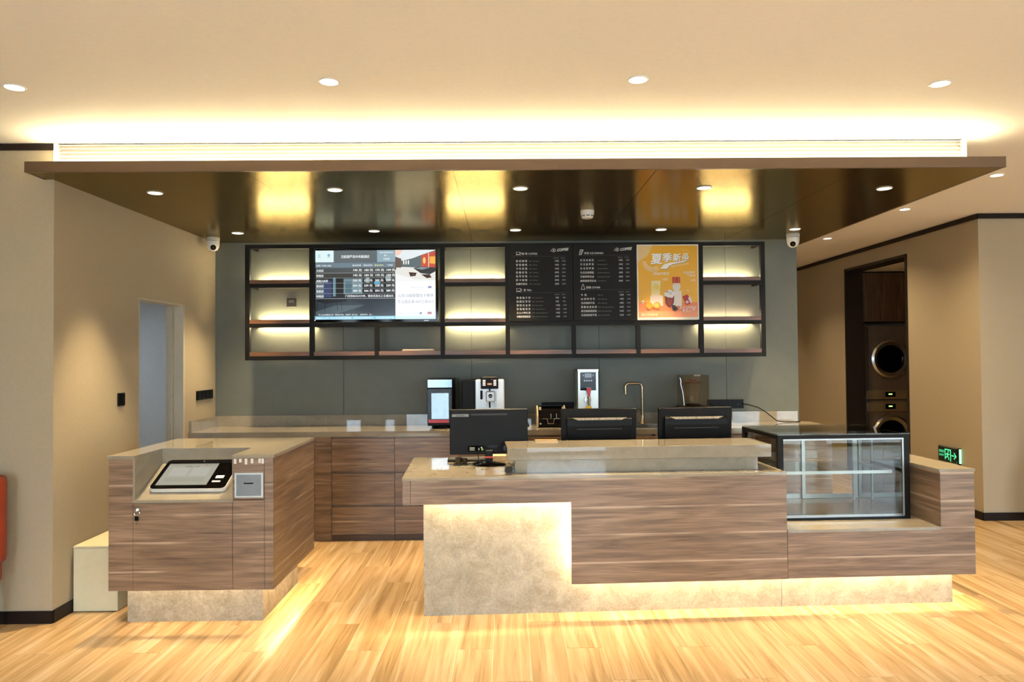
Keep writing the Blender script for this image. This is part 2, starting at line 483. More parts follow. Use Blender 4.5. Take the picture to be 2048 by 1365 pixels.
# ---- left: front face and side wall with a doorway
DY0, DY1, DZ = 5.54, 6.30, 2.06
struct(MB().prism([(4.5, 0), (DY0, 0), (DY0, DZ), (DY1, DZ), (DY1, 0), (7.15, 0), (7.15, H), (4.5, H)], 'x', XL - .12, XL).build('wall_left', WALL), 'beige side wall with an open doorway')
struct(box('wall_left_front', WALL, None, -6.2, XL - .12, 4.5, 4.62, 0, H), 'beige wall facing the room on the left')
struct(box('baseboard_left_front', BLACKTRIM, None, -6.2, XL + .006, 4.488, 4.5, 0, .075), 'black baseboard under the left wall')
struct(box('baseboard_left', BLACKTRIM, None, XL, XL + .012, 4.5, DY0, 0, .075), 'black baseboard along the side wall')
struct(box('trim_1', BLACKTRIM, None, -6.2, XL + .004, 4.486, 4.5, H - .042, H - .004), 'dark ceiling trim above the left wall')
# door lining
d1 = thing('door_1', (XL - .06, (DY0 + DY1) / 2, 0), 'pale lined doorway in the left side wall', None, kind='structure')
JAMB = pm('pale_door_lining', C('#b9b4a4'), .5, var=.03)
box('jamb', JAMB, d1, XL - .125, XL + .004, DY1 - .004, DY1 + .03, 0, DZ)
box('jamb', JAMB, d1, XL - .125, XL - .075, DY1 - .04, DY1 - .004, 0, DZ)
box('jamb', JAMB, d1, XL - .125, XL + .001, DY0 - .002, DY0 + .012, 0, DZ)
box('door_head', JAMB, d1, XL - .125, XL + .001, DY0, DY1, DZ - .012, DZ + .002)
# store room behind it
STORE = pm('cool_white_store_wall', C('#c6ccd2'), .6, var=.02)
struct(box('wall_store_back', STORE, None, -5.4, XL - .12, 7.6, 7.7, 0, 2.6), 'cool grey wall of the room behind the doorway')
struct(box('wall_store_side', STORE, None, -5.5, -5.4, 4.62, 7.7, 0, 2.6), 'cool grey side wall behind the doorway')
struct(box('wall_store_front', STORE, None, -5.4, XL - .12, 4.62, 4.7, 0, 2.6), 'inner wall of the room behind the doorway')
struct(box('ceiling_store', STORE, None, -5.4, XL - .12, 4.62, 7.6, 2.27, 2.32), 'low white ceiling behind the doorway')
lp = thing('store_fill_lamp', (-4.2, 6.3, 2.27), 'unseen white fill lamp added in the room behind the left doorway', 'lamp')  # unseen lamp added to give the store room its cool daylight tone
box('frame', WHITEPL, lp, -4.55, -3.85, 5.95, 6.65, 2.255, 2.27)
box('diffuser', em('cool_fill_glow', (.86, .93, 1.), 9.), lp, -4.52, -3.88, 5.98, 6.62, 2.25, 2.256)

# ---- back wall of grey panels
wb = struct(box('wall_back', BLACKTRIM, None, -2.757, 2.812, YB + .012, YB + .15, 0, H - .01, base='world'), 'grey panelled back wall behind the counter')
seams = [-2.757, -1.54, -.32, .90, 2.12, 2.812]
for a, b in zip(seams[:-1], seams[1:]):
    box('wall_panel', GREYPANEL, wb, a + .0015, b - .0015, YB, YB + .012, .0, 2.70, bev=.001)
struct(box('wall_corridor', WALL, None, 2.69, 2.812, YB + .15, 14.2, 0, H), 'beige wall of the passage behind the grey back wall')
struct(box('wall_behind', WALL, None, -2.877, 2.69, 7.15, 7.25, 0, H), 'plain wall behind the grey panels')

# ---- right: receding wall with tall doorway, front face
RY0, RY1, RZ = 8.18, 9.68, 2.71
struct(MB().prism([(6.936, 0), (RY0, 0), (RY0, RZ), (RY1, RZ), (RY1, 0), (14.2, 0), (14.2, H), (6.936, H)], 'x', XR, XR + .21).build('wall_right', WALL), 'beige passage wall with a tall dark-framed doorway')
struct(box('wall_right_front', WALL, None, XR + .21, 8.2, 6.936, 7.1, 0, H), 'beige wall facing the room on the right')
struct(box('baseboard_right_front', BLACKTRIM, None, XR - .008, 8.2, 6.924, 6.936, 0, .075), 'black baseboard at the right wall')
for a, b in ((6.936, RY0), (RY1, 14.2)): struct(box('baseboard_right', BLACKTRIM, None, XR - .012, XR, a, b, 0, .075), 'black baseboard along the passage wall')
struct(box('trim_2', BLACKTRIM, None, XR - .008, 8.2, 6.918, 6.936, H - .05, H - .004), 'dark ceiling trim above the right front wall')
struct(box('trim_3', BLACKTRIM, None, XR - .016, XR, 6.93, 14.2, H - .05, H - .004), 'dark ceiling trim along the passage wall')
d2 = thing('door_2', (XR + .1, (RY0 + RY1) / 2, 0), 'tall dark metal door frame of the laundry room', None, kind='structure')
DKF = pm('dark_bronze_frame', C('#211913'), .35, var=.08)
box('jamb', DKF, d2, XR - .012, XR + .22, RY1 - .03, RY1 + .002, 0, RZ)
box('jamb', DKF, d2, XR - .012, XR + .22, RY0 - .002, RY0 + .03, 0, RZ)
box('door_head', DKF, d2, XR - .012, XR + .22, RY0, RY1, RZ - .03, RZ + .002)
struct(box('wall_laundry_back', WALL, None, XR + .21, 8.2, 10.75, 10.85, 0, H), 'back wall of the laundry room')
struct(box('ceiling_laundry', CEIL, None, XR + .21, 8.2, 7.1, 10.75, 2.72, 2.76), 'pale ceiling of the laundry room')
struct(box('wall_passage_end', WALL, None, 2.8, XR, 14.2, 14.3, 0, H), 'end wall of the passage')
struct(box('wall_left_side', WALL, None, -6.3, -6.2, -2.7, 14.2, 0, H), 'beige wall at the far left of the room')
struct(box('wall_right_side', WALL, None, 8.2, 8.3, -2.7, 14.2, 0, H), 'beige wall at the far right of the room')

# ---- rear wall with shop windows (behind the camera: daylight and reflections)
wins = [(-3.62, -3.22), (-2.74, -2.46), (-2.27, -1.08), (.3, .62), (.92, 2.3), (4.75, 5.8), (6.1, 8.0)]
edge = [-6.2] + [v for ab in wins for v in ab] + [8.2]
for a, b in zip(edge[0::2], edge[1::2]):
    struct(box('wall_rear', WALL, None, a, b, -2.7, -2.5, 0, H), 'wall pier between the shop windows')
struct(box('wall_rear_head', WALL, None, -6.2, 8.2, -2.7, -2.5, 2.6, H), 'wall above the shop windows')
for k, (a, b) in enumerate(wins):
    wd = thing('window_%d' % (k + 1), ((a + b) / 2, -2.6, 0), 'full-height shop window pane in a dark frame', None, kind='structure')
    for x0, x1, z0, z1 in ((a, a + .04, 0, 2.6), (b - .04, b, 0, 2.6), (a + .04, b - .04, 2.56, 2.6), (a + .04, b - .04, 0, .05)):
        box('window_frame', BLACKMETAL, wd, x0, x1, -2.64, -2.58, z0, z1)
    box('pane', PANE, wd, a + .04, b - .04, -2.612, -2.606, .05, 2.56)
struct(box('pavement', pm('pale_concrete_paving', C('#c8c8c6'), .8, var=.08, scale=3), None, -30, 30, -40, -2.7, -.2, -.12, base='world'), 'pale concrete pavement outside the windows')

# ================================================================== canopy over the bar
CZ0, CZ1, CY0 = 2.70, 2.762, 4.30
cn = thing('canopy', (0, 5.6, CZ0), 'dark bronze metal canopy hanging over the counters', 'canopy')
cs = [-2.757, -1.52, -.30, .91, 2.13, 2.985]
for k, (a, b) in enumerate(zip(cs[:-1], cs[1:])):
    y1 = YB
    box('panel', CANOPY, cn, a + (.0015 if k else .001), b - .0015, CY0 + .02, y1 - .002, CZ0, CZ0 + .02)
box('panel', CANOPY, cn, -2.80, -2.757, CY0 + .02, 4.484, CZ0, CZ0 + .02)
box('fascia', FASCIA, cn, -2.81, 2.985, CY0, CY0 + .02, CZ0 - .002, CZ1)
box('side_edge', FASCIA, cn, 2.965, 2.985, CY0 + .02, 7.35, CZ0 - .001, CZ1)
box('side_edge', FASCIA, cn, -2.81, -2.79, CY0 + .02, 4.484, CZ0 - .001, CZ1)
box('panel', CANOPY, cn, 2.815, 2.963, YB - .002, 7.35, CZ0, CZ0 + .02)
box('top_board', pm('white_cove_board', C('#e9e2d2'), .6, var=.02), cn, -2.75, 2.965, CY0 + .02, 6.99, CZ0 + .022, CZ1 - .002)
# bulkhead with louvred air grille above the canopy
GR = pm('white_louvre', C('#ece6d8'), .5, var=.02)
bk = thing('air_grille', (.05, 4.5, CZ1), 'long white louvred air grille above the canopy edge', 'air grille')
box('backing', GR, bk, XL + .002, 2.87, 4.515, 4.6, CZ1, H - .002)
for k in range(7):
    z = CZ1 + .018 + k * .0215
    MB().prism([(4.488, z), (4.515, z + .009), (4.515, z + .012), (4.488, z + .003)], 'x', XL + .03, 2.84).build('slat', GR, bk)
for x in (XL + .002, 2.842): box('end_cap', GR, bk, x, x + .028, 4.486, 4.515, CZ1, H - .002)
st = tag(box('cove_led_strip', LED_COVE, None, XL + .03, 2.88, 4.385, 4.415, CZ1 + .001, CZ1 + .012), 'glowing LED strip lying in the cove on top of the canopy', 'light strip')

# ---- recessed downlights
def downlight(x, y, z, power, label, group, size=62, col=(1., .74, .42)):
    t = thing('downlight', (x, y, z), label, 'downlight', group)
    MB().lathe([(.042, -.001), (.0425, -.005), (.047, -.006), (.051, -.003), (.051, 0), (.042, 0)], (x, y, z)).build('trim_ring', WHITEPL, t, smooth=40)
    MB().lathe([(0, -.002), (.018, -.0025), (.0415, -.0015), (.0415, 0), (0, 0)], (x, y, z)).build('bulb', BULB, t, smooth=40)
    ld = bpy.data.lights.new('lamp', 'SPOT'); ld.energy = power; ld.color = col
    ld.spot_size = R(size); ld.spot_blend = .75 if size < 80 else 1.; ld.shadow_soft_size = .035
    lo = bpy.data.objects.new('lamp', ld); COL.objects.link(lo); lo.parent = t; lo.location = (0, 0, -.012)
fr = ['leftmost', 'second from left', 'middle', 'second from right', 'rightmost']
for n, (x, y) in zip(fr, ((-2.312, 4.86), (-1.109, 4.80), (.11, 4.79), (1.323, 4.80), (2.543, 4.85))):
    downlight(x, y, CZ0, SPOT_CANOPY, n + ' recessed downlight in the front row under the bronze canopy', 'canopy downlights')
for n, (x, y) in zip(fr, ((-2.345, 6.45), (-1.135, 6.39), (.10, 6.38), (1.379, 6.40), (2.567, 6.42))):
    downlight(x, y, CZ0, SPOT_CANOPY * .75, n + ' recessed downlight in the back row under the bronze canopy', 'canopy downlights')
for n, (x, y) in zip(('leftmost', 'second from left', 'second from right', 'rightmost'), ((-2.372, 3.555), (-.835, 3.50), (.65, 3.49), (2.153, 3.56))):
    downlight(x, y, H, SPOT_CEIL, n + ' recessed downlight in the pale ceiling in front of the canopy', 'ceiling downlights', 50, (1., .83, .60))
for n, (x, y) in zip(('nearest', 'middle', 'farthest'), ((3.69, 5.42), (3.70, 6.70), (3.725, 8.38))):
    downlight(x, y, H, SPOT_CEIL * .85, n + ' of three recessed downlights in the ceiling right of the canopy', 'ceiling downlights', 145)
for n, y in (('nearer', 10.1), ('farther', 11.8)):  # unseen lamps added to brighten the passage wall
    downlight(3.72, y, H, SPOT_CEIL * .6, n + ' unseen downlight added deep in the passage behind the grey back wall', 'added passage downlights', 100)
for n, (x, y) in enumerate(((-1.8, 1.0), (-.2, 1.0), (1.4, 1.0), (3.4, 1.2), (5.6, 3.2), (6.4, 5.6), (-1.5, -1.0), (.4, -1.0), (2.4, -1.0))):  # unseen lamps added to brighten the ceiling by bounce, and the right wall
    downlight(x, y, H, SPOT_CEIL * (1.5 if x > 5 else 5.2), 'unseen fill downlight added in the ceiling behind the photograph viewpoint', 'fill downlights added behind the viewpoint', 88 if x > 5 else 50, (1., .90, .74))

# ---- smoke detector and two dome cameras
sd = thing('smoke_detector', (.635, 5.55, CZ0), 'white smoke detector under the canopy between the downlights', 'smoke detector')
MB().lathe([(0, 0), (.052, 0), (.052, -.012), (.05, -.03), (.044, -.052), (.036, -.06), (0, -.062)], (.635, 5.55, CZ0)).build('housing', WHITEPL, sd, smooth=40)
for k in range(8):
    a = 2 * math.pi * k / 8
    for dz in (.040, .0465):
        ob = MB().box(.622, .648, 5.4995 + (dz - .04) * .3, 5.506, CZ0 - dz - .0015, CZ0 - dz + .0015).build('vent_slot', BLACKPL, sd)
        ob.data.transform(Matrix.Rotation(a, 4, 'Z'))
def dome(x, y, label, look):
    t = thing('dome_camera', (x, y, CZ0), label, 'security camera', 'security cameras under the canopy')
    MB().lathe([(0, 0), (.058, 0), (.06, -.012), (.058, -.03), (0, -.03)], (x, y, CZ0)).build('mount', pm('grey_camera_mount', C('#c9c6ba'), .4), t, smooth=40)
    MB().lathe([(0, -.034), (.056, -.034), (.057, -.05), (.052, -.085), (.038, -.112), (.018, -.124), (0, -.126)], (x, y, CZ0)).build('dome', WHITEPL, t, smooth=60)
    d = Vector(look).normalized(); c = Vector((x, y, CZ0 - .072)) + d * .034
    ln = MB().cyl(c, c + d * .02, .026, .024).build('lens', BLACKGLOSS, t, smooth=40)
    c2 = c + d * .0202
    MB().cyl(c2, c2 + d * .002, .012, .012).build('lens_glass', pm('lens_glass', C('#3a2f2a'), .1), ln, smooth=40)
dome(-2.66, 6.70, 'white dome camera under the canopy in the left corner', (.35, -.8, -.45))
dome(2.66, 6.70, 'white dome camera under the canopy at the right end', (-.35, -.8, -.5))
# ================================================================== back counter
BZ, BY = .95, 6.40
wt = thing('back_worktop', (0, 6.7, BZ - .045), 'long grey-brown stone worktop along the back wall', 'worktop')
SX0, SX1, SY0, SY1 = 1.06, 1.54, 6.46, 6.86      # sink cut-out
for x0, x1, y0, y1 in ((XL + .001, SX0, BY, YB - .001), (SX1, 2.90, BY, YB - .001), (SX0, SX1, BY, SY0), (SX0, SX1, SY1, YB - .001)):
    box('slab', STONE, wt, x0, x1, y0, y1, BZ - .045, BZ)
box('backsplash', STONE, wt, XL + .022, 2.79, YB - .021, YB - .001, BZ, 1.05)
box('side_splash', STONE, wt, XL + .001, XL + .021, BY + .02, YB - .001, BZ, 1.05)
def cab_front(t, x0, x1):
    for z0, z1 in ((.605, .885), (.315, .582), (.05, .292)):
        MB().box(x0 + .002, x1 - .002, BY + .03, BY + .05, z0, z1).build('drawer_front', WALNUT, t)
cabs = [-1.521 + .549 * k for k in range(9)]
nm = ['first', 'second', 'third', 'fourth', 'fifth', 'sixth', 'seventh', 'last']
for k in range(8):
    a, b = cabs[k], cabs[k + 1]
    t = thing('drawer_cabinet', ((a + b) / 2, 6.7, 0), 'walnut three-drawer cabinet under the back worktop, %s from the left' % nm[k], 'cabinet', 'drawer cabinets under the back worktop')
    box('body', WALNUT, t, a + .001, b - .001, BY + .052, YB - .05, .04, BZ - .046 if k not in (4, 5) else .79)
    box('plinth', pm('dark_walnut_plinth', C('#4a382b'), .45), t, a + .001, b - .001, BY + .035, BY + .06, 0, .046)
    cab_front(t, a, b)
tag(box('filler_panel', WALNUT, None, -1.669, -1.523, BY + .03, BY + .05, .0, BZ - .046), 'narrow walnut filler panel left of the drawers', 'panel')
tag(box('corner_cabinet', WALNUT, None, XL + .002, -1.671, BY + .03, YB - .05, 0, BZ - .046), 'walnut corner cabinet under the worktop behind the kiosk', 'cabinet')

# sink and tap
sk = thing('sink', ((SX0 + SX1) / 2, 6.66, BZ), 'stainless steel double sink set in the back worktop', 'sink')
MB().box(SX0 - .02, SX1 + .02, SY0 - .02, SY0 + .012, BZ, BZ + .004).box(SX0 - .02, SX1 + .02, SY1 - .012, SY1 + .02, BZ, BZ + .004).box(SX0 - .02, SX0 + .012, SY0 + .012, SY1 - .012, BZ, BZ + .004).box(SX1 - .012, SX1 + .02, SY0 + .012, SY1 - .012, BZ, BZ + .004).build('rim', STEEL, sk)
for a, b in ((SX0 + .006, 1.29), (1.32, SX1 - .006)):
    m_ = MB()
    m_.box(a, b, SY0 + .006, SY1 - .006, BZ - .15, BZ - .146)
    m_.box(a, a + .004, SY0 + .006, SY1 - .006, BZ - .146, BZ); m_.box(b - .004, b, SY0 + .006, SY1 - .006, BZ - .146, BZ)
    m_.box(a + .004, b - .004, SY0 + .006, SY0 + .01, BZ - .146, BZ); m_.box(a + .004, b - .004, SY1 - .01, SY1 - .006, BZ - .146, BZ)
    m_.build('basin', STEEL, sk)
box('divider', STEEL, sk, 1.288, 1.322, SY0 + .006, SY1 - .006, BZ - .03, BZ + .003)
tp = thing('tap', (1.287, 6.89, BZ), 'tall brushed metal swan-neck tap at the sink', 'tap')
pts = [(1.287, 6.89, BZ + .02), (1.287, 6.89, 1.285)]
for k in range(7): a = R(90) * k / 6; pts.append((1.247 + .04 * math.cos(a), 6.89 - .0, 1.29 + .04 * math.sin(a)))
pts += [(1.18, 6.89, 1.33)]
for k in range(7): a = R(90) * k / 6; pts.append((1.165 - .035 * math.sin(a), 6.89, 1.295 + .035 * math.cos(a)))
pts += [(1.13, 6.89, 1.23)]
MB().tube(pts, .0115, 12).build('spout', BRASS, tp, smooth=50)
MB().lathe([(0, 0), (.026, 0), (.026, .008), (.019, .02), (.019, .09), (0, .092)], (1.287, 6.89, BZ)).build('base', BRASS, tp, smooth=40)
MB().tube([(1.287, 6.89, 1.01), (1.262, 6.87, 1.05), (1.252, 6.86, 1.09)], [.011, .01, .013], 10).build('lever', BRASS, tp, smooth=50)

# small fridge with mirror-like glass door
fx0, fx1, fy = -.70, -.472, 6.56
t = thing('mini_fridge', (-.585, 6.77, BZ), 'small black countertop fridge with glossy glass door', 'fridge')
box('body', BLACKPL, t, fx0, fx1, fy + .03, 6.95, .975, 1.395, bev=.006)
box('header', pm('glossy_fridge_header', C('#65717a'), .12, metal=.8), t, fx0 + .004, fx1 - .004, fy + .012, fy + .029, 1.318, 1.392, bev=.002)
dr = box('door', BLACKGLOSS, t, fx0 + .002, fx1 - .002, fy, fy + .029, 1.0, 1.312, bev=.004)
box('door_glass', pm('dark_mirror_glass', C('#5c6366'), .01, metal=.9), dr, fx0 + .04, fx1 - .034, fy - .003, fy + .001, 1.04, 1.27)
box('red_band', RED, dr, fx0 + .012, fx1 - .034, fy - .002, fy + .001, 1.005, 1.034)
for x in (fx0 + .05, fx1 - .06): MB().cyl((x, fy + .06, BZ), (x, fy + .06, .976), .014).build('foot', BLACKPL, t, smooth=40)
for x in (fx0 + .05, fx1 - .06): MB().cyl((x, 6.9, BZ), (x, 6.9, .976), .014).build('foot', BLACKPL, t, smooth=40)

# bean-to-cup coffee machine
mx0, mx1, my = -.272, -.008, 6.56
t = thing('coffee_machine', (-.16, 6.75, BZ), 'silver bean-to-cup coffee machine with black control head', 'coffee machine')
box('body', SILVER, t, mx0, mx1, my + .03, 6.93, BZ + .012, 1.385, bev=.008)
box('side_unit', BLACKPL, t, mx0 - .118, mx0 - .002, my + .05, 6.93, BZ, 1.378, bev=.006)
hd = box('control_head', BLACKPL, t, -.218, -.062, my - .03, my + .06, 1.305, 1.408, bev=.005)
MB().lathe([(0, 0), (.06, 0), (.066, .012), (.05, .026), (0, .028)], (-.14, 6.72, 1.386)).build('bean_lid', BLACKPL, t, smooth=40)
box('head_trim', CHROME, hd, -.20, -.08, my - .01, my + .04, 1.408, 1.413)
pa = Print('display', hd, (-.218, my - .0305, 1.305), (1, 0, 0), (0, 0, 1), print_mat('machine_display', 1.6))
for k in range(4):
    pa.rect(.018, .03 + k * .014, .042, .038 + k * .014, C('#fff1dc')); pa.rect(.114, .03 + k * .014, .138, .038 + k * .014, C('#fff1dc'))
pa.rect(.058, .034, .1, .054, C('#5a2a16')).rect(.062, .038, .068, .05, C('#ffb27a')).rect(.073, .038, .083, .05, C('#ffb27a')).rect(.089, .038, .096, .05, C('#ffb27a')).disc(.1, .083, .003, .003, C('#ff3020'))
box('spout_rail', BLACKPL, t, -.147, -.133, my + .016, my + .032, 1.10, 1.306)
sp_ = box('spout', SILVER, t, -.174, -.09, my - .012, my + .03, 1.188, 1.285, bev=.01)
MB().cyl((-.133, my - .016, 1.242), (-.133, my - .011, 1.242), .018).build('badge', BLACKPL, sp_, smooth=40)
Print('badge_lettering', sp_, (-.133, my - .0165, 1.237), (1, 0, 0), (0, 0, 1), print_mat('badge_print', 0)).text('jura', .013, 0, 0, C('#e8e8e8'), 'CENTER', bold=.02)
for x in (-.155, -.11): MB().cyl((x, my + .008, 1.165), (x, my + .008, 1.19), .006).build('nozzle', CHROME, sp_, smooth=40)
box('handle', BLACKPL, t, -.224, -.204, my + .012, my + .032, 1.21, 1.29, bev=.004)
box('drip_tray', CHROME, t, -.25, -.03, my - .06, my + .03, BZ, BZ + .05, bev=.004)
box('front_lip', SILVER, t, -.25, -.03, my + .01, my + .03, 1.12, 1.135)

# bill counting machine
bx0, bx1, byy = .285, .545, 6.62
t = thing('bill_counter', (.415, 6.75, BZ), 'black and beige banknote counting machine on the back worktop', 'banknote counter')
m_ = MB().prism([(byy, BZ + .012), (6.86, BZ + .012), (6.86, 1.125), (6.74, 1.135), (6.68, 1.10), (byy + .01, 1.035)], 'x', bx0 + .012, bx1 - .012).build('body', pm('matte_black_plastic', C('#0b0a09'), .8, spec=.05), t)
BEIGE = pm('beige_plastic', C('#d8c3a0'), .35)
for x in (bx0, bx1 - .012):
    MB().prism([(byy - .004, BZ + .006), (6.865, BZ + .006), (6.865, 1.12), (6.75, 1.14), (6.67, 1.12), (byy + .004, 1.05)], 'x', x, x + .012).build('side_cheek', BEIGE, t)
box('front_plate', pm('dark_brown_plastic', C('#0f0a08'), .4, spec=.15), t, bx0 + .014, bx1 - .014, byy - .014, byy - .002, BZ + .01, 1.03, bev=.003)
MB().tube([(.335, byy - .016, 1.03), (.375, byy - .016, 1.03), (.383, byy - .02, .985), (.43, byy - .02, .985), (.44, byy - .016, 1.03), (.49, byy - .016, 1.03)], .0045, 8).build('catch_bracket', CHROME, t, smooth=50)
box('top_panel', BLACKGLOSS, t, bx0 + .03, bx1 - .03, 6.70, 6.80, 1.115, 1.139)
for x in (.305, .515): MB().box(x, x + .02, 6.655, 6.70, 1.105, 1.13).build('corner_cap', BEIGE, t)
MB().cyl((.315, byy - .018, .985), (.315, byy - .013, .985), .008).build('knob', SILVER, t, smooth=40)
for x in (.41, .46): box('guide', SILVER, t, x, x + .004, byy + .004, byy + .03, 1.03, 1.07)

# small speaker-like device left of the bill counter
t = thing('countertop_device', (.18, 6.84, BZ), 'small dark device standing beside the banknote counter', 'device')
box('body', BLACKPL, t, .13, .205, 6.80, 6.88, BZ + .008, 1.095, bev=.006)
box('base', BLACKPL, t, .12, .22, 6.77, 6.90, BZ, BZ + .012, bev=.003)
MB().cyl((.19, 6.796, 1.0), (.19, 6.801, 1.0), .012).build('knob', SILVER, t, smooth=40)

# water boiler
wx0, wx1, wy = .664, .852, 6.70
t = thing('water_boiler', (.758, 6.83, BZ), 'stainless steel water boiler with black panel and red tap lever', 'water boiler')
box('body', pm('pale_steel_sheet', C('#cfd6d2'), .32, metal=.55, var=.03), t, wx0 + .002, wx1 - .002, wy, 6.97, BZ + .02, 1.45)
box('lid', STEEL, t, wx0 - .003, wx1 + .003, wy - .006, 6.972, 1.45, 1.472, bev=.003)
box('control_panel', BLACKGLOSS, t, wx0 + .022, wx1 - .022, wy - .005, wy - .0005, 1.277, 1.443, bev=.002)
pa = Print('panel_print', t, (wx0 + .022, wy - .0055, 1.277), (1, 0, 0), (0, 0, 1), print_mat('boiler_print', .25))
pa.rect(.042, .118, .104, .154, C('#8f94a0')).text('88:8', .024, .073, .127, C('#2a2c33'), 'CENTER').disc(.028, .137, .007, .006, C('#9a9ca0')).disc(.118, .137, .007, .006, C('#9a9ca0'))
for k in range(3): pa.disc(.048 + k * .026, .111, .003, .003, C('#8a8a8a'))
for k in range(4): pa.disc(.040 + k * .021, .089, .0075, .0075, C('#dfe3e4'))
pa.rect(.05, .018, .098, .026, C('#c8c8c8'))
MB().prism([(.733, 1.30), (.783, 1.30), (.772, 1.255), (.768, 1.215), (.752, 1.215), (.746, 1.255)], 'y', wy - .062, wy - .045, bev=.002).build('lever', RED, t)
MB().cyl((.76, wy - .055, 1.19), (.76, wy, 1.19), .012).build('tap_body', CHROME, t, smooth=40)
MB().cyl((.76, wy - .055, 1.14), (.76, wy - .055, 1.225), .011, .013).build('spout', BRASS, t, smooth=40)
MB().lathe([(0, -.004), (.03, -.004), (.034, 0), (0, .001)], (.752, wy - .001, 1.19), axis='y').build('collar', STEEL, t, smooth=40)
box('warning_sticker', pm('yellow_sticker', C('#d8b821'), .5), t, .732, .788, wy - .002, wy - .0002, 1.112, 1.135)
box('info_sticker', pm('pale_yellow_sticker', C('#dcd8a8'), .5), t, .732, .788, wy - .002, wy - .0002, 1.095, 1.11)
for x in (wx0 + .03, wx1 - .03):
    for y in (wy + .03, 6.94): MB().cyl((x, y, BZ), (x, y, BZ + .021), .012).build('foot', BLACKPL, t, smooth=40)

# blender in a clear sound box
t = thing('blender', (1.72, 6.74, BZ), 'countertop blender inside a smoked clear sound cover', 'blender')
box('base', BLACKPL, t, 1.60, 1.845, 6.60, 6.88, BZ, 1.125, bev=.01)
MB().box(1.61, 1.84, 6.60, 6.606, 1.125, 1.405).box(1.61, 1.616, 6.606, 6.86, 1.125, 1.405).box(1.834, 1.84, 6.606, 6.86, 1.125, 1.405).box(1.61, 1.84, 6.60, 6.86, 1.405, 1.412).box(1.616, 1.834, 6.854, 6.86, 1.125, 1.405).build('sound_cover', SMOKE, t)
MB().lathe([(0, 0), (.055, 0), (.062, .03), (.078, .19), (.08, .2), (.074, .2), (.058, .035), (0, .03)], (1.725, 6.73, 1.13), n=16).build('jug', glass('blender_jug_plastic', (.93, .92, .90), .07), t, smooth=40)
MB().lathe([(0, 0), (.082, 0), (.082, .018), (.04, .022), (.035, .036), (0, .036)], (1.725, 6.73, 1.332), n=24).build('jug_lid', pm('dark_brown_lid', C('#3a241a'), .35), t, smooth=40)
MB().lathe([(0, 0), (.07, 0), (.062, .02), (0, .024)], (1.725, 6.73, 1.125)).build('drive_seat', BLACKPL, t, smooth=40)
box('hinge', CHROME, t, 1.70, 1.76, 6.594, 6.602, 1.402, 1.416)
MB().tube([(1.575, 6.6, 1.39), (1.585, 6.6, 1.36), (1.582, 6.6, 1.33), (1.60, 6.6, 1.26), (1.612, 6.6, 1.14)], .005, 8).build('side_handle', CHROME, t, smooth=50)

# sockets and switches
def plate(name, label, cat, x0, x1, z0, z1, y, n):
    t = thing(name, ((x0 + x1) / 2, y, z0), label, cat)
    box('plate', BLACKPL, t, x0, x1, y - .012, y - .0005, z0, z1, bev=.003)
    wd = (x1 - x0) / n
    for k in range(n):
        cx = x0 + wd * (k + .5)
        for dx in (-.012, .012): box('pin_hole', BLACKGLOSS, t, cx + dx - .002, cx + dx + .002, y - .0128, y - .0121, (z0 + z1) / 2 - .012, (z0 + z1) / 2 + .004)
    return t
plate('socket_plate', 'long black socket strip on the back wall behind the banknote counter', 'socket', .345, .655, 1.069, 1.153, YB, 4)
sp2 = plate('socket_plate', 'long black socket strip on the back wall beside the blender', 'socket', 1.93, 2.278, 1.08, 1.165, YB, 4)
t = thing('wall_switch', (-2.03, YB, 2.078), 'square black socket on the wall inside the lit shelf bay', 'socket')
box('plate', pm('dark_grey_switch', C('#2a2620'), .4), t, -2.076, -1.986, YB - .012, YB - .0005, 2.08, 2.165, bev=.003)
for k in range(3):
    for j in range(2): box('pin_hole', SILVER, t, -2.052 + k * .016, -2.044 + k * .016, YB - .0128, YB - .012, 2.125 + j * .014, 2.128 + j * .014)
t = thing('wall_switch', (XL, 5.283, 1.26), 'square black light switch on the side wall left of the doorway', 'switch')
box('plate', BLACKPL, t, XL + .0005, XL + .012, 5.235, 5.325, 1.262, 1.355, bev=.003)
for k in range(2): box('rocker', BLACKGLOSS, t, XL + .012, XL + .016, 5.243 + k * .038, 5.279 + k * .038, 1.27, 1.347, bev=.002)
t = thing('wall_switch', (XL, 6.745, 1.22), 'long black switch panel on the side wall above the worktop', 'switch')
box('plate', BLACKPL, t, XL + .0005, XL + .012, 6.56, 6.92, 1.222, 1.306, bev=.003)
for k in range(4): box('rocker', BLACKGLOSS, t, XL + .012, XL + .016, 6.57 + k * .0865, 6.65 + k * .0865, 1.23, 1.298, bev=.002)
# cable
cb_ = MB().tube([(2.25, 6.982, 1.123), (2.30, 6.96, 1.12), (2.40, 6.94, 1.09), (2.47, 6.93, 1.045), (2.53, 6.92, .995), (2.56, 6.9, .965), (2.62, 6.86, .957), (2.7, 6.87, .956), (2.78, 6.9, .956)], .0045, 8).build('power_cable', BLACKPL, smooth=50)
tag(cb_, 'thin dark cable hanging from the socket strip down to the worktop', 'cable')

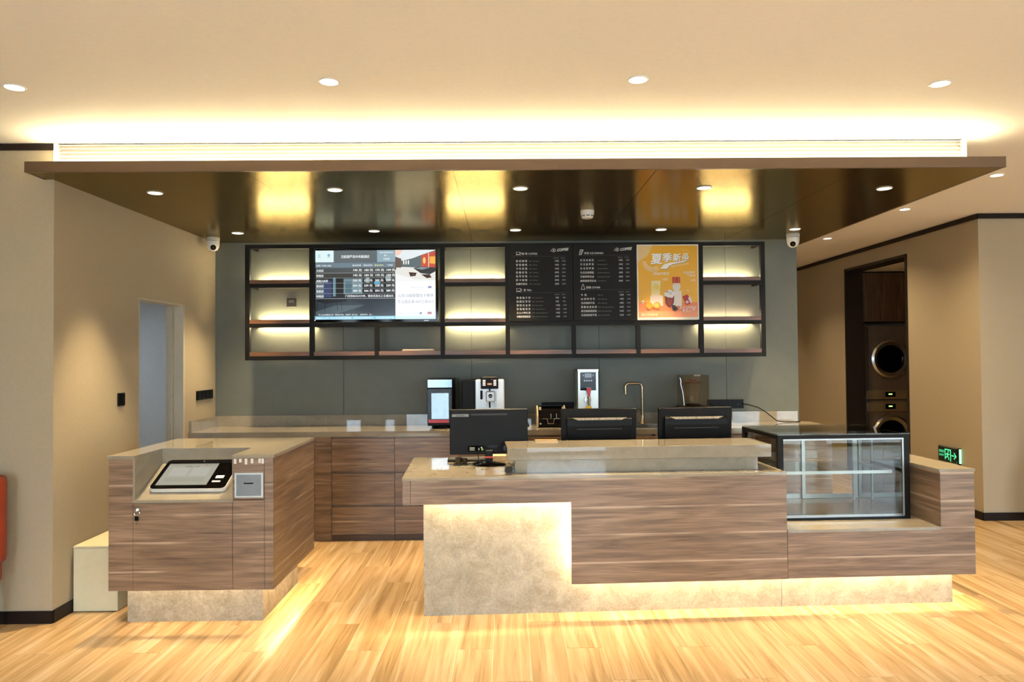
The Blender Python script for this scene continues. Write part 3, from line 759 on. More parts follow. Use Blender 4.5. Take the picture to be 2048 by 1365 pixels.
# ================================================================== wall shelf
SY, ST = 6.72, 6.985
ws = thing('wall_shelf', (0, 6.86, 1.58), 'long black metal wall shelf with wooden boards and lit bays', 'shelf')
full = [-2.356, -1.769, -.570, .027, 1.811, 2.384]
low = [-1.174, .634, 1.228]
hw = .0205
for x in full: box('upright', BLACKMETAL, ws, x - hw, x + hw, SY, SY + .04, 1.575, 2.636)
for x in low: box('upright', BLACKMETAL, ws, x - hw, x + hw, SY, SY + .04, 1.612, 1.876)
for z0, z1 in ((2.60, 2.636), (1.575, 1.613)):
    for a, b in zip(full[:-1], full[1:]): box('rail', BLACKMETAL, ws, a + hw, b - hw, SY + .001, SY + .039, z0, z1)
for a, b in zip(full[:-1], full[1:]): box('rail', BLACKMETAL, ws, a + hw, b - hw, SY + .001, SY + .039, 1.876, 1.912)
lit = [(full[0], full[1]), (full[2], full[3]), (full[4], full[5])]
for a, b in lit: box('rail', BLACKMETAL, ws, a + hw, b - hw, SY + .001, SY + .039, 2.24, 2.278)
for x in full:
    for z in (2.612, 2.246, 1.882, 1.583): box('bracket', BLACKMETAL, ws, x - .011, x + .011, SY + .04, YB - .001, z, z + .022)
for x in low:
    for z in (1.882, 1.583): box('bracket', BLACKMETAL, ws, x - .011, x + .011, SY + .04, YB - .001, z, z + .022)
for a, b in lit:
    for z0 in (2.278, 1.912): box('shelf_board', SHELFWOOD, ws, a + hw, b - hw, SY + .002, ST, z0, z0 + .034)
for a, b in zip(sorted(full + low)[:-1], sorted(full + low)[1:]):
    box('shelf_board', SHELFWOOD, ws, a + hw, b - hw, SY + .002, ST, 1.613, 1.65)
for k, (a, b) in enumerate(lit):
    box('led_strip', LED_SHELF, ws, a + .03, b - .03, ST - .034, ST - .024, 2.312, 2.316)
    box('led_strip', LED_SHELF if k < 2 else em('shelf_led_dim', (1., .70, .42), SHELF_LED * .4), ws, a + .03, b - .03, ST - .034, ST - .024, 1.946, 1.950)
    box('led_strip', LED_SHELF, ws, a + .03, b - .03, ST - .034, ST - .024, 1.906, 1.911)
nb = thing('notebook', (-.80, 6.82, 1.651), 'thin pale notebook lying on the lower shelf under the screen', 'notebook')
box('cover', pm('tan_cover', C('#c7a06a'), .5), nb, -.95, -.665, 6.74, 6.9, 1.651, 1.657)
box('pages', pm('paper', C('#e8dcc0'), .7), nb, -.94, -.668, 6.742, 6.898, 1.657, 1.668)

# ---- screen
tv = thing('tv_screen', (-1.19, 6.80, 1.94), 'wall screen showing hotel room prices beside a lobby picture', 'screen')
box('body', BLACKPL, tv, -1.745, -.614, 6.765, 6.81, 1.925, 2.592, bev=.004)
box('bezel', BLACKGLOSS, tv, -1.747, -.612, 6.757, 6.765, 1.921, 2.595)
for x in (-1.5, -.86): box('wall_mount', BLACKMETAL, tv, x - .02, x + .02, 6.81, 6.998, 2.15, 2.5)
box('bottom_badge', SILVER, tv, -.745, -.70, 6.7555, 6.757, 1.927, 1.934)
S = Print('picture', tv, (-1.741, 6.756, 1.945), (1, 0, 0), (0, 0, 1), print_mat('screen_picture', 1.0))
def tz(x, y): return ((x - 55) * .000502, .639 - (y - 108) * .0005229)
def tr(x0, y0, x1, y1, c): a0, b1 = tz(x0, y0); a1, b0 = tz(x1, y1); S.rect(a0, b0, a1, b1, C(c))
S.rect(0, 0, 1.105, .639, C('#2b3339'))
tr(55, 108, 1520, 420, '#5e666a'); tr(55, 420, 1520, 520, '#4a4f52'); tr(55, 520, 1520, 600, '#3b3d3c')
tr(55, 600, 1520, 970, '#20242a'); tr(55, 960, 1520, 1270, '#2c353c')
tr(55, 650, 210, 940, '#56626b'); tr(210, 640, 350, 940, '#35436a'); tr(375, 590, 425, 920, '#6b8c98'); tr(425, 600, 565, 930, '#15181d')
tr(570, 610, 915, 880, '#6d8790'); tr(600, 660, 720, 860, '#4d6a78'); tr(920, 600, 1520, 880, '#12161a')
tr(975, 590, 1045, 680, '#8fa2a4'); tr(1135, 660, 1240, 710, '#4aa0c4'); tr(1340, 560, 1440, 640, '#8fa0a6')
S.poly([tz(60, 1270), tz(60, 1190), tz(420, 1080), tz(960, 1075), tz(620, 1180), tz(300, 1270)], C('#4a585e'))
S.poly([tz(650, 970), tz(1520, 985), tz(1520, 1240), tz(760, 1180), tz(960, 1075)], C('#242c34'))
for x in (100, 240, 440, 520): S.line([tz(x, 1000), tz(x + (20 if x > 300 else -20), 1180)], .004, C('#0b0d10'))
S.poly([tz(60, 1000), tz(120, 960), tz(650, 970), tz(600, 1010), tz(240, 1050)], C('#14161a'))
tr(55, 110, 390, 318, '#dff2f4'); S.disc(*tz(125, 200), .012, .014, C('#b9dfe6')); S.disc(*tz(300, 195), .012, .014, C('#7fb6cc')); tr(100, 228, 160, 240, '#b9d8de'); tr(270, 228, 330, 240, '#b9d8de')
tr(1187, 108, 1520, 318, '#8fa9b6'); tr(55, 330, 1520, 412, '#6b7f8c')
W_ = C('#f4f8f8')
def tt(body, x, y, size, col=W_, align='LEFT', bold=.02, width=None):
    a, b = tz(x, y); S.text(body, size, a, b, col, align, bold, width=width and width * .000502)
tt('汉庭葫芦岛中央路酒店', 785, 242, .030, align='CENTER', width=520)
tt('2021年09月27日', 1355, 162, .017, align='CENTER', width=235); tt('周一', 1350, 215, .018, align='CENTER'); tt('14:25', 1362, 280, .027, align='CENTER')
tt('房型 门市价 房态', 75, 390, .017, width=270)
for x, s, c in ((815, '金会员价', W_), (1020, '银会员价', W_), (1222, '星会员价', C('#e8ec9a')), (1425, '门市价', W_)): tt(s, x, 387, .017, c, 'CENTER', width=165 if s != '门市价' else 100)
rows = [('大床房', 195, 183, 175, 199), ('特惠房', 195, 183, 175, 199), ('高级大床房', 224, 211, 202, 229), ('双床房', 254, 239, 228, 259), ('家庭房', 283, 266, 254, 289)]
for k, rw in enumerate(rows):
    y = 485 + k * 91
    tt(rw[0], 70, y, .026, width=132 if len(rw[0]) < 4 else 212)
    for x, v in zip((740, 945, 1147, 1350), rw[1:]): tt('%d 元' % v, x, y - 8, .026, bold=.03, width=152)
    tr(55, y + 20, 1520, y + 23, '#c4ccce')
tt('时租房', 70, 940, .026, width=132); tt('门市价80元/4小时，银会员及以上立减20元', 600, 935, .026, width=880); tr(55, 958, 1520, 962, '#d4dcde')
tt('早上6:00至晚间入住一律按全天房，含双早一份入住。（房价季节，元）。', 110, 1256, .015, width=1000)
tr(45, 1270, 1520, 1330, '#7fc4dc'); tt('温馨提示APP下单立享会员优惠价格，详情请咨询酒店前台，本店提供免费早餐。', 60, 1316, .02, width=1440)
def t2(x, y): return (.7355 + (x - 105) / 683 * .3695, .639 - (y - 97) / 1188 * .639)
def rr(x0, y0, x1, y1, c): a0, b1 = t2(x0, y0); a1, b0 = t2(x1, y1); S.rect(a0, b0, a1, b1, C(c))
rr(105, 97, 788, 1285, '#fbfdfe'); rr(105, 97, 788, 640, '#eef0ee')
S.poly([t2(105, 97), t2(788, 97), t2(788, 110), t2(480, 200), t2(230, 280), t2(105, 210)], C('#dfe6ea'))
S.poly([t2(105, 97), t2(230, 97), t2(180, 180), t2(105, 200)], C('#f2c8b8'))
S.poly([t2(105, 210), t2(210, 250), t2(210, 420), t2(105, 440)], C('#5d4a42'))
S.poly([t2(210, 285), t2(400, 240), t2(560, 180), t2(788, 105), t2(788, 400), t2(480, 400), t2(210, 390)], C('#4f5f66'))
for x in (250, 290, 330): S.disc(*t2(x, 310), .006, .022, C('#f2efe6'))
S.poly([t2(548, 190), t2(788, 118), t2(788, 400), t2(548, 385)], C('#c23a18')); S.poly([t2(690, 215), t2(788, 210), t2(788, 340), t2(690, 330)], C('#f7a832')); S.disc(*t2(600, 280), .013, .03, C('#f4c36a')); rr(668, 150, 680, 400, '#e8d8c8')
S.poly([t2(120, 400), t2(430, 400), t2(788, 420), t2(788, 620), t2(430, 600), t2(120, 500)], C('#e3e2dc'))
S.poly([t2(410, 410), t2(520, 385), t2(788, 400), t2(788, 470), t2(690, 520), t2(540, 500)], C('#1c2228')); S.poly([t2(440, 415), t2(540, 392), t2(700, 405), t2(560, 440)], C('#7c8a92'))
S.poly([t2(335, 480), t2(470, 490), t2(450, 545), t2(360, 555)], C('#3a1a16')); S.poly([t2(545, 520), t2(690, 520), t2(725, 575), t2(640, 585)], C('#3a1614'))
def t2t(body, x, y, size, c, align='LEFT', width=None):
    a, b = t2(x, y); S.text(body, size, a, b, C(c), align, .005, width=width and width / 683 * .3695)
t2t('Welcome', 370, 755, .016, '#b7c0cc', width=200); rr(662, 722, 720, 756, '#8a90b0')
t2t('入住U2级联盟出卡尊享', 140, 905, .034, '#8f98b0', width=610)
t2t('专注酒店满1000立减50元', 140, 1010, .034, '#a09aae', width=620)
t2t('酒店会员优惠活动 详询前台', 180, 1200, .014, '#a8b4bc', width=300); S.disc(*t2(535, 1185), .012, .011, C('#6f87a0')); rr(648, 1162, 722, 1205, '#b06a7a'); rr(105, 1230, 788, 1285, '#c9eaec')

# ---- chalk-style menu boards
BOARD = pm('black_menu_board', C('#191815'), .55, var=.08, scale=12, spec=.2)
CHALK, CHALK2 = C('#efede4'), C('#98968c')
PMAT = print_mat('board_print', 0, .5)
def board(label, x0, x1, ox):
    t = thing('menu_board', ((x0 + x1) / 2, 6.73, 1.914), label, 'menu board', 'menu boards on the wall shelf')
    pnl = box('panel', BOARD, t, x0, x1, 6.712, 6.74, 1.914, 2.618, bev=.002)
    return t, Print('lettering', t, (ox, 6.7116, 0), (1, 0, 0), (0, 0, 1), PMAT)
def mz(y): return 2.648 - .00054 * y
def cup(p, x, y, s):
    p.line([(x * .00054, mz(y)), (x * .00054 + .005 * s, mz(y) - .022 * s), (x * .00054 + .03 * s, mz(y) - .022 * s), (x * .00054 + .036 * s, mz(y)), (x * .00054, mz(y))], .0028, CHALK)
    p.line([(x * .00054 + .036 * s, mz(y) - .004 * s), (x * .00054 + .046 * s, mz(y) - .006 * s), (x * .00054 + .044 * s, mz(y) - .015 * s), (x * .00054 + .033 * s, mz(y) - .016 * s)], .0026, CHALK)
    p.line([(x * .00054 - .004 * s, mz(y) - .026 * s), (x * .00054 + .046 * s, mz(y) - .026 * s)], .0026, CHALK)
def logo(p, x, y):
    p.line([(x * .00054 + .018 * math.cos(a / 10 * 6.3), mz(y) + .016 * math.sin(a / 10 * 6.3)) for a in range(11)], .003, CHALK)
    p.line([(x * .00054 - .03, mz(y) - .012), (x * .00054 - .016, mz(y) + .002)], .003, CHALK); p.disc(x * .00054, mz(y), .006, .008, CHALK)
    p.text('COFFEE', .034, (x + 50) * .00054, mz(y + 22), CHALK, bold=.03, shear=.35, rot=.09, width=.108)
def head(p, zh, en, x, y, ly, x0=90, x1=1000):
    p.text(zh + ' ' + en, .024, x * .00054, mz(y), CHALK, bold=.008)
    p.rect(x0 * .00054, mz(ly) - .0007, x1 * .00054, mz(ly) + .0007, C('#5f5d55'))
def row(p, y, zh, en, pr, pts_, x0=138, xe=350, zw=None, xp=800, xq=920):
    p.text(zh, .0225, x0 * .00054, mz(y + 16), CHALK, bold=.01, width=zw * .00054 if zw else None)
    p.text(en, .0112, xe * .00054, mz(y + 10), CHALK2, width=min(.30 * len(en) * 28, 395) * .00054)
    p.text(pr, .0195, xp * .00054, mz(y + 14), CHALK, bold=.012); p.text(pts_, .0175, xq * .00054, mz(y + 12), C('#b4b2a8'))
t, p = board('black chalk-style menu board listing coffee and tea, left of the pair', .049, .6295, .031)
logo(p, 785, 150); cup(p, 145, 178, 1.0); head(p, '咖 啡', 'COFFEE', 238, 224, 250)
p.text('会员价/元', .0115, 778 * .00054, mz(292), CHALK2); p.text('积分/分', .0115, 905 * .00054, mz(292), CHALK2)
for k, (zh, en, a, b) in enumerate((('美 式 咖 啡', '（热/冰） Caffe Americano', '15元', '1500'), ('拿 铁 咖 啡', '（热/冰） Caffe Latte', '16元', '1600'), ('卡 布 奇 诺', '（热/冰） Cappuccino', '16元', '1600'), ('焦 糖 拿 铁', '（热/冰） Caramel Latte', '20元', '2000'), ('香 草 拿 铁', '（热/冰） Vanilla Latte', '20元', '2000'), ('摩 卡 咖 啡', '（热/冰） Caffe Mocha', '20元', '2000'), ('焦糖玛奇朵', '（热/冰） Caramel Macchiato', '22元', '2200'))):
    row(p, 332 + k * 65, zh, en, a, b, zw=192)
cup(p, 145, 800, 1.1); head(p, '茶', 'TEA', 265, 845, 872, 140)
p.text('会员价/元', .0115, 790 * .00054, mz(914), CHALK2); p.text('积分/分', .0115, 912 * .00054, mz(914), CHALK2)
for k, (zh, en, a, b) in enumerate((('蜂 蜜 柚 子 茶', '（热/冰） Honey Pomelo Tea', '9元', '900'), ('桂 圆 红 枣 茶', '（热/冰） Longan Red Date Tea', '9元', '900'), ('蜜 桃 乌 龙 茶', '（热/冰） Peach Oolong Tea', '12元', '1200'), ('玫 瑰 蜜 果 茶', '（热/冰） Rose Honey Fruit Tea', '12元', '1200'), ('正山小种红茶', '（热/冰） Lapsang Souchong Black Tea', '13元', '1300'), ('冰糖炖雪梨银耳', '（热/冰） Snow Pear White Fungus Tea', '13元', '1300'))):
    row(p, 958 + k * 64, zh, en, a, b, 145, 395, zw=236, xp=812, xq=932)
t, p = board('black chalk-style menu board listing ice drinks and other, beside the yellow poster', .6325, 1.211, .632)
logo(p, 752, 145); p.poly([(.06, mz(228)), (.078, mz(228)), (.094, mz(148)), (.07, mz(146))], C('#8f8d84')); p.line([(.056, mz(230)), (.076, mz(230)), (.096, mz(146)), (.066, mz(144)), (.056, mz(230))], .003, CHALK)
head(p, '冰饮', 'ICE DRINKS', 185, 220, 242, 70, 960)
p.text('会员价/元', .0115, 755 * .00054, mz(287), CHALK2); p.text('积分/分', .0115, 880 * .00054, mz(287), CHALK2)
for k, (zh, en, a, b) in enumerate((('乐 活 冰 爽 饮', 'Lemon Squash Ice', '10元', '1000'), ('乐 活 蓝 莓 果', 'Blueberry Squash Ice', '10元', '1000'), ('乐 活 草 莓 果', 'Strawberry Squash Ice', '10元', '1000'), ('乐活百香果粒', 'Passion Fruit Squash Ice', '18元', '1800'), ('芒果草莓乐冰', 'Mango Strawberry Smoothie', '20元', '2000'), ('曲奇抹茶可乐冰', 'Cookie Matcha Ice', '20元', '2000'))):
    row(p, 324 + k * 70.5, zh, en, a, b, 120, 415, zw=232 if k < 5 else 268, xp=776, xq=895)
p.line([(.074, mz(822)), (.084, mz(745)), (.094, mz(745)), (.106, mz(822)), (.074, mz(822))], .003, CHALK); p.line([(.088, mz(745)), (.096, mz(730))], .003, CHALK)
head(p, '其他', 'OTHER', 215, 806, 830, 110, 985)
p.text('会员价/元', .0115, 765 * .00054, mz(876), CHALK2); p.text('积分/分', .0115, 890 * .00054, mz(876), CHALK2)
for k, (zh, en, a, b) in enumerate((('牛  奶', '（热/冰） Milk', '12元', '1200'), ('比 利 时 可 可', '（热/冰） Belgian Cocoa', '14元', '1400'), ('日式抹茶牛乳', '（热/冰） Matcha Latte', '18元', '1800'), ('黑 糖 波 波 奶 茶', '（热/冰） Brown Sugar Pearl Milk Tea', '20元', '2000'), ('黑芝麻燕麦鲜乳', '（热/冰） Black Sesame Oat Milk', '23元', '2300'), ('北海道燕麦牛乳', '（热/冰） Hokkaido Oat Milk', '23元', '2300'))):
    row(p, 917 + k * 68.5, zh, en, a, b, 128, 405, zw=(95, 232, 228, 268, 270, 270)[k], xp=785, xq=908)

# ---- yellow summer drinks poster
t = thing('drinks_poster', (1.505, 6.73, 1.918), 'yellow and orange summer drinks poster in a white frame', 'poster')
box('frame', pm('white_poster_frame', C('#efe6d2'), .4), t, 1.2185, 1.788, 6.712, 6.74, 1.918, 2.614, bev=.002)
p = Print('artwork', t, (1.188, 6.7116, 0), (1, 0, 0), (0, 0, 1), print_mat('poster_print', 0, .3))
def q(x, y): return (x * .00054, 2.645 - .00054 * y)
def qr(x0, y0, x1, y1, c): a0, b1 = q(x0, y0); a1, b0 = q(x1, y1); p.rect(a0, b0, a1, b1, C(c))
qr(80, 78, 1092, 1300, '#f2b41e'); qr(80, 1045, 1092, 1300, '#f08a4e'); qr(80, 1200, 1092, 1300, '#f29a66')
p.poly([q(80, 78), q(330, 78), q(240, 250), q(80, 360)], C('#ecc98a'))
SH, WH = C('#8b8f86'), C('#fffaf0')
for dx, dy, c in ((8, 8, SH), (0, 0, WH)):
    for ch, x, y, sz in (('夏', 295 + dx, 375 + dy, .105), ('季', 490 + dx, 345 + dy, .088), ('新', 670 + dx, 335 + dy, .075), ('品', 830 + dx, 305 + dy, .062)):
        a, b = q(x, y); p.text(ch, sz, a, b, c, bold=.035 if ch in '夏季' else .03, shear=.05)
    p.poly([q(455 + dx, 475 + dy), q(520 + dx, 400 + dy), q(620 + dx, 370 + dy), q(760 + dx, 358 + dy), q(935 + dx, 318 + dy), q(860 + dx, 362 + dy), q(680 + dx, 395 + dy), q(610 + dx, 425 + dy), q(575 + dx, 472 + dy)], c)
a, b = q(640, 455); p.text('NEW SUMMER', .026, a, b, C('#f7e6b4'), rot=.17, shear=.2)
for k in range(11):
    an = R(185 + k * 11.5); c0 = q(330, 345)
    p.line([(c0[0] + .062 * math.cos(an), c0[1] + .055 * math.sin(an)), (c0[0] + .10 * math.cos(an), c0[1] + .10 * math.sin(an))], .0045, WH)
for k in range(5):
    an = R(20 + k * 28); c0 = q(890, 215); p.line([(c0[0] + .025 * math.cos(an), c0[1] + .025 * math.sin(an)), (c0[0] + .042 * math.cos(an), c0[1] + .042 * math.sin(an))], .004, C('#f6e27a'))
a, b = q(330, 580); p.text('西柚柠檬茶', .03, a, b, WH, shear=.1); a, b = q(485, 675); p.text('18元', .028, a, b, WH)
a, b = q(850, 560); p.text('杨枝草莓', .026, a, b, WH, shear=.1); a, b = q(905, 610); p.text('气泡水', .028, a, b, WH); a, b = q(965, 690); p.text('18元', .026, a, b, WH)
p.poly([q(300, 680), q(460, 680), q(440, 920), q(470, 930), q(500, 1100), q(260, 1090), q(300, 930)], C('#f3e6b8')); qr(315, 700, 445, 930, '#f4dfa0'); p.disc(*q(380, 790), .03, .03, C('#f6cf4e')); p.disc(*q(350, 860), .026, .026, C('#f2d98a')); qr(280, 930, 495, 1110, '#f2d8c2')
qr(660, 850, 815, 1110, '#f4e6d4'); p.disc(*q(728, 780), .038, .04, C('#efe3d0')); qr(660, 615, 790, 720, '#b5330f'); qr(690, 615, 702, 720, '#e0743a'); qr(762, 615, 772, 720, '#e0743a'); qr(675, 720, 775, 760, '#ecd9c0')
p.poly([q(525, 935), q(690, 935), q(680, 1050), q(655, 1110), q(610, 1140), q(565, 1110), q(535, 1050)], C('#7c2a12')); p.poly([q(570, 980), q(655, 980), q(645, 1070), q(610, 1100), q(580, 1060)], C('#93391a'))
for x, y, r in ((560, 910, .026), (610, 880, .03), (655, 905, .026), (600, 920, .03), (640, 940, .02)): p.disc(*q(x, y), r, r * .85, C('#f6eee0'))
for k in range(14): p.disc(*q(545 + random.random() * 130, 860 + random.random() * 60), .003, .003, C('#6a5a4c'))
p.poly([q(645, 1095), q(690, 1095), q(755, 1165), q(705, 1195), q(655, 1180)], C('#2c1812'))
p.disc(*q(258, 1100), .032, .03, C('#f5a313')); p.disc(*q(388, 1100), .034, .031, C('#f08c1c')); p.disc(*q(382, 1095), .024, .022, C('#f9b950'))
p.poly([q(825, 950), q(910, 915), q(955, 1010), q(950, 1085), q(890, 1095)], C('#b3161c')); p.poly([q(920, 980), q(955, 950), q(990, 1050), q(960, 1060)], C('#f0e2dc')); p.disc(*q(905, 1045), .014, .014, C('#e8c0c0'))
p.poly([q(130, 1020), q(165, 1010), q(170, 1045), q(140, 1040)], WH); p.poly([q(130, 1060), q(175, 1055), q(150, 1080)], WH); p.poly([q(900, 835), q(935, 850), q(925, 875)], WH)
a, b = q(770, 1155); p.text('夏日冰爽特饮', .026, a, b, WH, shear=.1); a, b = q(820, 1210); p.text('新品上市', .03, a, b, WH, shear=.1, rot=.06); a, b = q(120, 1280); p.text('图片仅供参考', .03, a, b, C('#fbe0c0'), width=.15)
# ================================================================== self-service kiosk counter
kx0, kx1, ky0, ky1, kz0, kz1 = -2.365, -1.388, 4.40, 5.33, .22, 1.02
rx0, rx1, ry = -2.209, -1.631, 4.75
t = thing('kiosk_counter', ((kx0 + kx1) / 2, 4.9, 0), 'small walnut check-in counter with a stone recess for a tablet', 'counter')
box('plinth', STONEM, t, -2.305, -1.485, 4.505, 5.25, 0, .40)
# stone top with a notch over the recess
MB().prism([(kx0 - .008, ky0 - .006), (rx0, ky0 - .006), (rx0, ry), (rx1, ry), (rx1, ky0 - .006), (kx1 + .006, ky0 - .006), (kx1 + .006, ky1), (kx0 - .008, ky1)], 'z', kz1 - .018, kz1).build('stone_top', STONE, t)
zt_ = kz1 - .018
box('front_panel', WALNUT, t, kx0, rx0 - .012, ky0, ky0 + .02, kz0, zt_)
dr = box('door', WALNUT, t, rx0 - .010, rx1 - .001, ky0, ky0 + .02, kz0, .738)
box('front_panel', WALNUT, t, rx1 + .002, kx1 - .054, ky0, ky0 + .02, kz0, .750)
upn = box('slot_panel', WALNUT, t, rx1 + .004, kx1 - .054, ky0 - .004, ky0 + .016, .756, zt_ - .001)
box('corner_post', WALNUT, t, kx1 - .052, kx1 - .001, ky0, ky0 + .02, kz0, zt_)
box('side_panel', WALNUT, t, kx1 - .02, kx1, ky0 + .02, ky1, kz0, zt_)
box('side_panel', WALNUT, t, kx0, kx0 + .02, ky0 + .02, ky1, kz0, zt_)
box('back_panel', WALNUT, t, kx0 + .02, kx1 - .02, ky1 - .02, ky1, kz0, zt_)
# recess lining: sloped sill, back, two cheeks
SLZ0, SLZ1 = .757, .925
MB().prism([(ky0 - .004, .740), (ky0 - .004, SLZ0), (ry, SLZ1), (ry, SLZ1 - .03)], 'x', rx0 - .0125, rx1 + .001).build('recess_sill', STONE, t)
box('recess_back', STONE, t, rx0, rx1, ry - .001, ry + .02, SLZ1 - .05, zt_)
MB().prism([(ky0 - .003, .741), (ry, .88), (ry, zt_), (ky0 - .003, zt_)], 'x', rx0 - .012, rx0).build('recess_cheek', STONE, t)
MB().prism([(ky0 - .004, .740), (ry, .88), (ry, zt_), (ky0 - .004, zt_)], 'x', rx1, rx1 + .006).build('recess_cheek', STONE, t)
# lock with keys
lk = MB().cyl((-2.19, ky0 - .012, .70), (-2.19, ky0 + .001, .70), .011).build('lock', CHROME, dr, smooth=40)
MB().tube([(-2.19 + .016 * math.cos(a / 12 * 6.2832), ky0 - .016, .682 + .016 * math.sin(a / 12 * 6.2832)) for a in range(13)], .0016, 6).build('key_ring', CHROME, dr, smooth=50)
MB().box(-2.192, -2.188, ky0 - .028, ky0 - .012, .694, .71).build('key', CHROME, dr)
MB().box(-2.206, -2.183, ky0 - .014, ky0 - .009, .636, .664, .003).build('key_fob', BLACKPL, dr)
box('key', CHROME, dr, -2.199, -2.191, ky0 - .012, ky0 - .009, .612, .637)
# card slot box
GREYB = pm('grey_metal_box', C('#7c848a'), .35, metal=.3)
fx = MB()
for x0, x1, z0, z1 in ((-1.614, -1.604, .768, .914), (-1.456, -1.446, .768, .914), (-1.604, -1.456, .904, .914), (-1.604, -1.456, .768, .778)): fx.box(x0, x1, ky0 - .012, ky0 - .004, z0, z1)
fx.build('slot_frame', pm('light_metal_frame', C('#c3ccce'), .3, metal=.4), upn)
box('slot_plate', GREYB, upn, -1.604, -1.456, ky0 - .006, ky0 - .0041, .778, .904)
box('slot', BLACKGLOSS, upn, -1.562, -1.505, ky0 - .0068, ky0 - .006, .848, .855)
box('slot_line', pm('mid_grey', C('#70767a'), .4), upn, -1.56, -1.51, ky0 - .0066, ky0 - .006, .872, .874)
tapes = [(-1.621, .030), (-1.590, .022), (-1.556, .034), (-1.520, .028), (-1.475, .027), (-1.456, .030)]
for x, hh in tapes: box('tape_tag', pm('white_tape', C('#e4e2da'), .6), t, x, x + .015, ky0 - .0056, ky0 - .0042, zt_ - .004 - hh, zt_ - .004)
# led strips under the overhang
for x0, x1, y0, y1, mt in ((-2.30, -1.49, 4.47, 4.48, em('kiosk_front_led', (1., .75, .40), DESK_LED * .35)), (-1.462, -1.452, 4.51, 5.25, LED_DESK)): box('led_strip', mt, t, x0, x1, y0, y1, .300, .306)
MB().box(kx0 + .02, kx1 - .02, ky0 + .02, 4.505, .31, .325).box(-1.485, kx1 - .02, 4.505, ky1 - .02, .31, .325).build('underside', WALNUT, t)

# check-in terminal lying on the slope
ang = math.atan2(SLZ1 - SLZ0, ry - (ky0 - .004))
tb = thing('checkin_terminal', (-1.925, 4.445, .7795), 'white and black self check-in tablet lying in the stone recess', 'terminal', local=True)
tb.rotation_euler = (ang, 0, 0)
def rrect(x0, x1, y0, y1, r, n=5):
    out = []
    for cx, cy, a0 in ((x1 - r, y1 - r, 0), (x0 + r, y1 - r, 90), (x0 + r, y0 + r, 180), (x1 - r, y0 + r, 270)):
        for k in range(n + 1): a = R(a0 + 90 * k / n); out.append((cx + r * math.cos(a), cy + r * math.sin(a)))
    return out
MB().prism(rrect(-.235, .228, .02, .335, .03), 'z', 0.004, .026).build('housing', WHITEPL, tb, smooth=40)
gl = MB().prism(rrect(-.231, .224, .024, .331, .028), 'z', .0262, .030).build('bezel', BLACKGLOSS, tb, smooth=40)
ps = Print('picture', tb, (0, 0, .0302), (1, 0, 0), (0, 1, 0), print_mat('terminal_screen', .55))
ps.rect(-.205, .055, .105, .285, C('#d8d4c0')).rect(-.205, .265, .105, .285, C('#c9c6b4')).rect(-.17, .15, -.06, .24, C('#e4e2d4')).rect(-.04, .15, .07, .24, C('#e4e2d4')).rect(-.17, .09, .07, .13, C('#cfccba'))
ps.text('自助入住', .022, -.05, .245, C('#8c8a78'), 'CENTER').disc(.03, .268, .006, .006, C('#d09080'))
box('scanner_pad', WHITEPL, tb, .135, .185, .122, .15, .0302, .0335, bev=.001)
box('card_slot', pm('light_grey_slot', C('#dcdad2'), .4), tb, .128, .178, .082, .096, .0302, .033, bev=.001)
MB().cyl((.0, .309, .030), (.0, .309, .032), .006).build('camera_lens', CHROME, tb, smooth=40)

# ================================================================== reception desk (slightly turned to the room)
OX, OY, OA = -.511, 4.549, math.atan2(.145, 3.363)
def W(u, v, z=0.): return (OX + u * math.cos(OA) - v * math.sin(OA), OY + u * math.sin(OA) + v * math.cos(OA), z)
rd = thing('reception_desk', (OX, OY, 0), 'long walnut and stone reception desk with a raised ledge', 'desk', rz=OA, local=True)
box('plinth', STONEM, rd, 0, 2.249, 0, .55, 0, .844)
MB().prism([(-.070, .702), (.905, .702), (.905, .203), (2.249, .203), (2.249, .846), (-.070, .846)], 'y', -.10, -.08).build('front_panel', WALNUT, rd)
box('end_post', WALNUT, rd, -.118, -.073, -.10, -.08, .70, .846)
box('end_panel', WALNUT, rd, -.118, -.098, -.08, .78, .70, .846)
box('end_panel', WALNUT, rd, 2.229, 2.249, .55, .78, .0, .846)
box('worktop', STONE, rd, -.122, 2.252, -.104, .80, .847, .866, bev=.0015)
box('upstand', STONE, rd, .57, 2.12, .03, .30, .866, .949)
box('ledge', STONE, rd, .52, 2.19, -.02, .35, .949, 1.027, bev=.002)
box('led_strip', LED_DESK, rd, .01, .90, -.056, -.046, .775, .780)
box('led_strip', LED_DESK, rd, .955, .960, -.056, -.046, .30, .70)
box('led_strip', LED_DESK, rd, .96, 2.24, -.052, -.042, .290, .296)
box('cavity_back', WALNUT, rd, -.07, 2.24, -.079, -.001, .80, .84)
box('cavity_back', WALNUT, rd, .98, 2.24, -.079, -.001, .32, .79)

eu = thing('bar_end_unit', W(2.252, 0), 'low walnut end unit carrying the glass cake display', 'counter', rz=OA, local=True)
k = 2.252
def eb(name, mat, u0, u1, v0, v1, z0, z1, bev=0.): return box(name, mat, eu, u0 - k, u1 - k, v0, v1, z0, z1, bev)
eb('plinth', STONEM, 2.252, 3.366, 0, .6, 0, .486)
MB().prism([(0, .206), (3.455 - k, .206), (3.455 - k, .848), (3.235 - k, .848), (3.235 - k, .487), (0, .487)], 'y', -.10, -.08).build('front_panel', WALNUT, eu)
eb('ledge_slab', STONE, 2.253, 3.234, -.104, .78, .488, .506, .001)
eb('pier_side', WALNUT, 3.236, 3.254, -.08, .75, .506, .848)
eb('pier_side', WALNUT, 3.437, 3.455, -.08, .75, .206, .848)
eb('pier_back', WALNUT, 3.254, 3.437, .73, .75, .206, .848)
eb('pier_top', STONE, 3.228, 3.461, -.104, .76, .849, .866, .001)
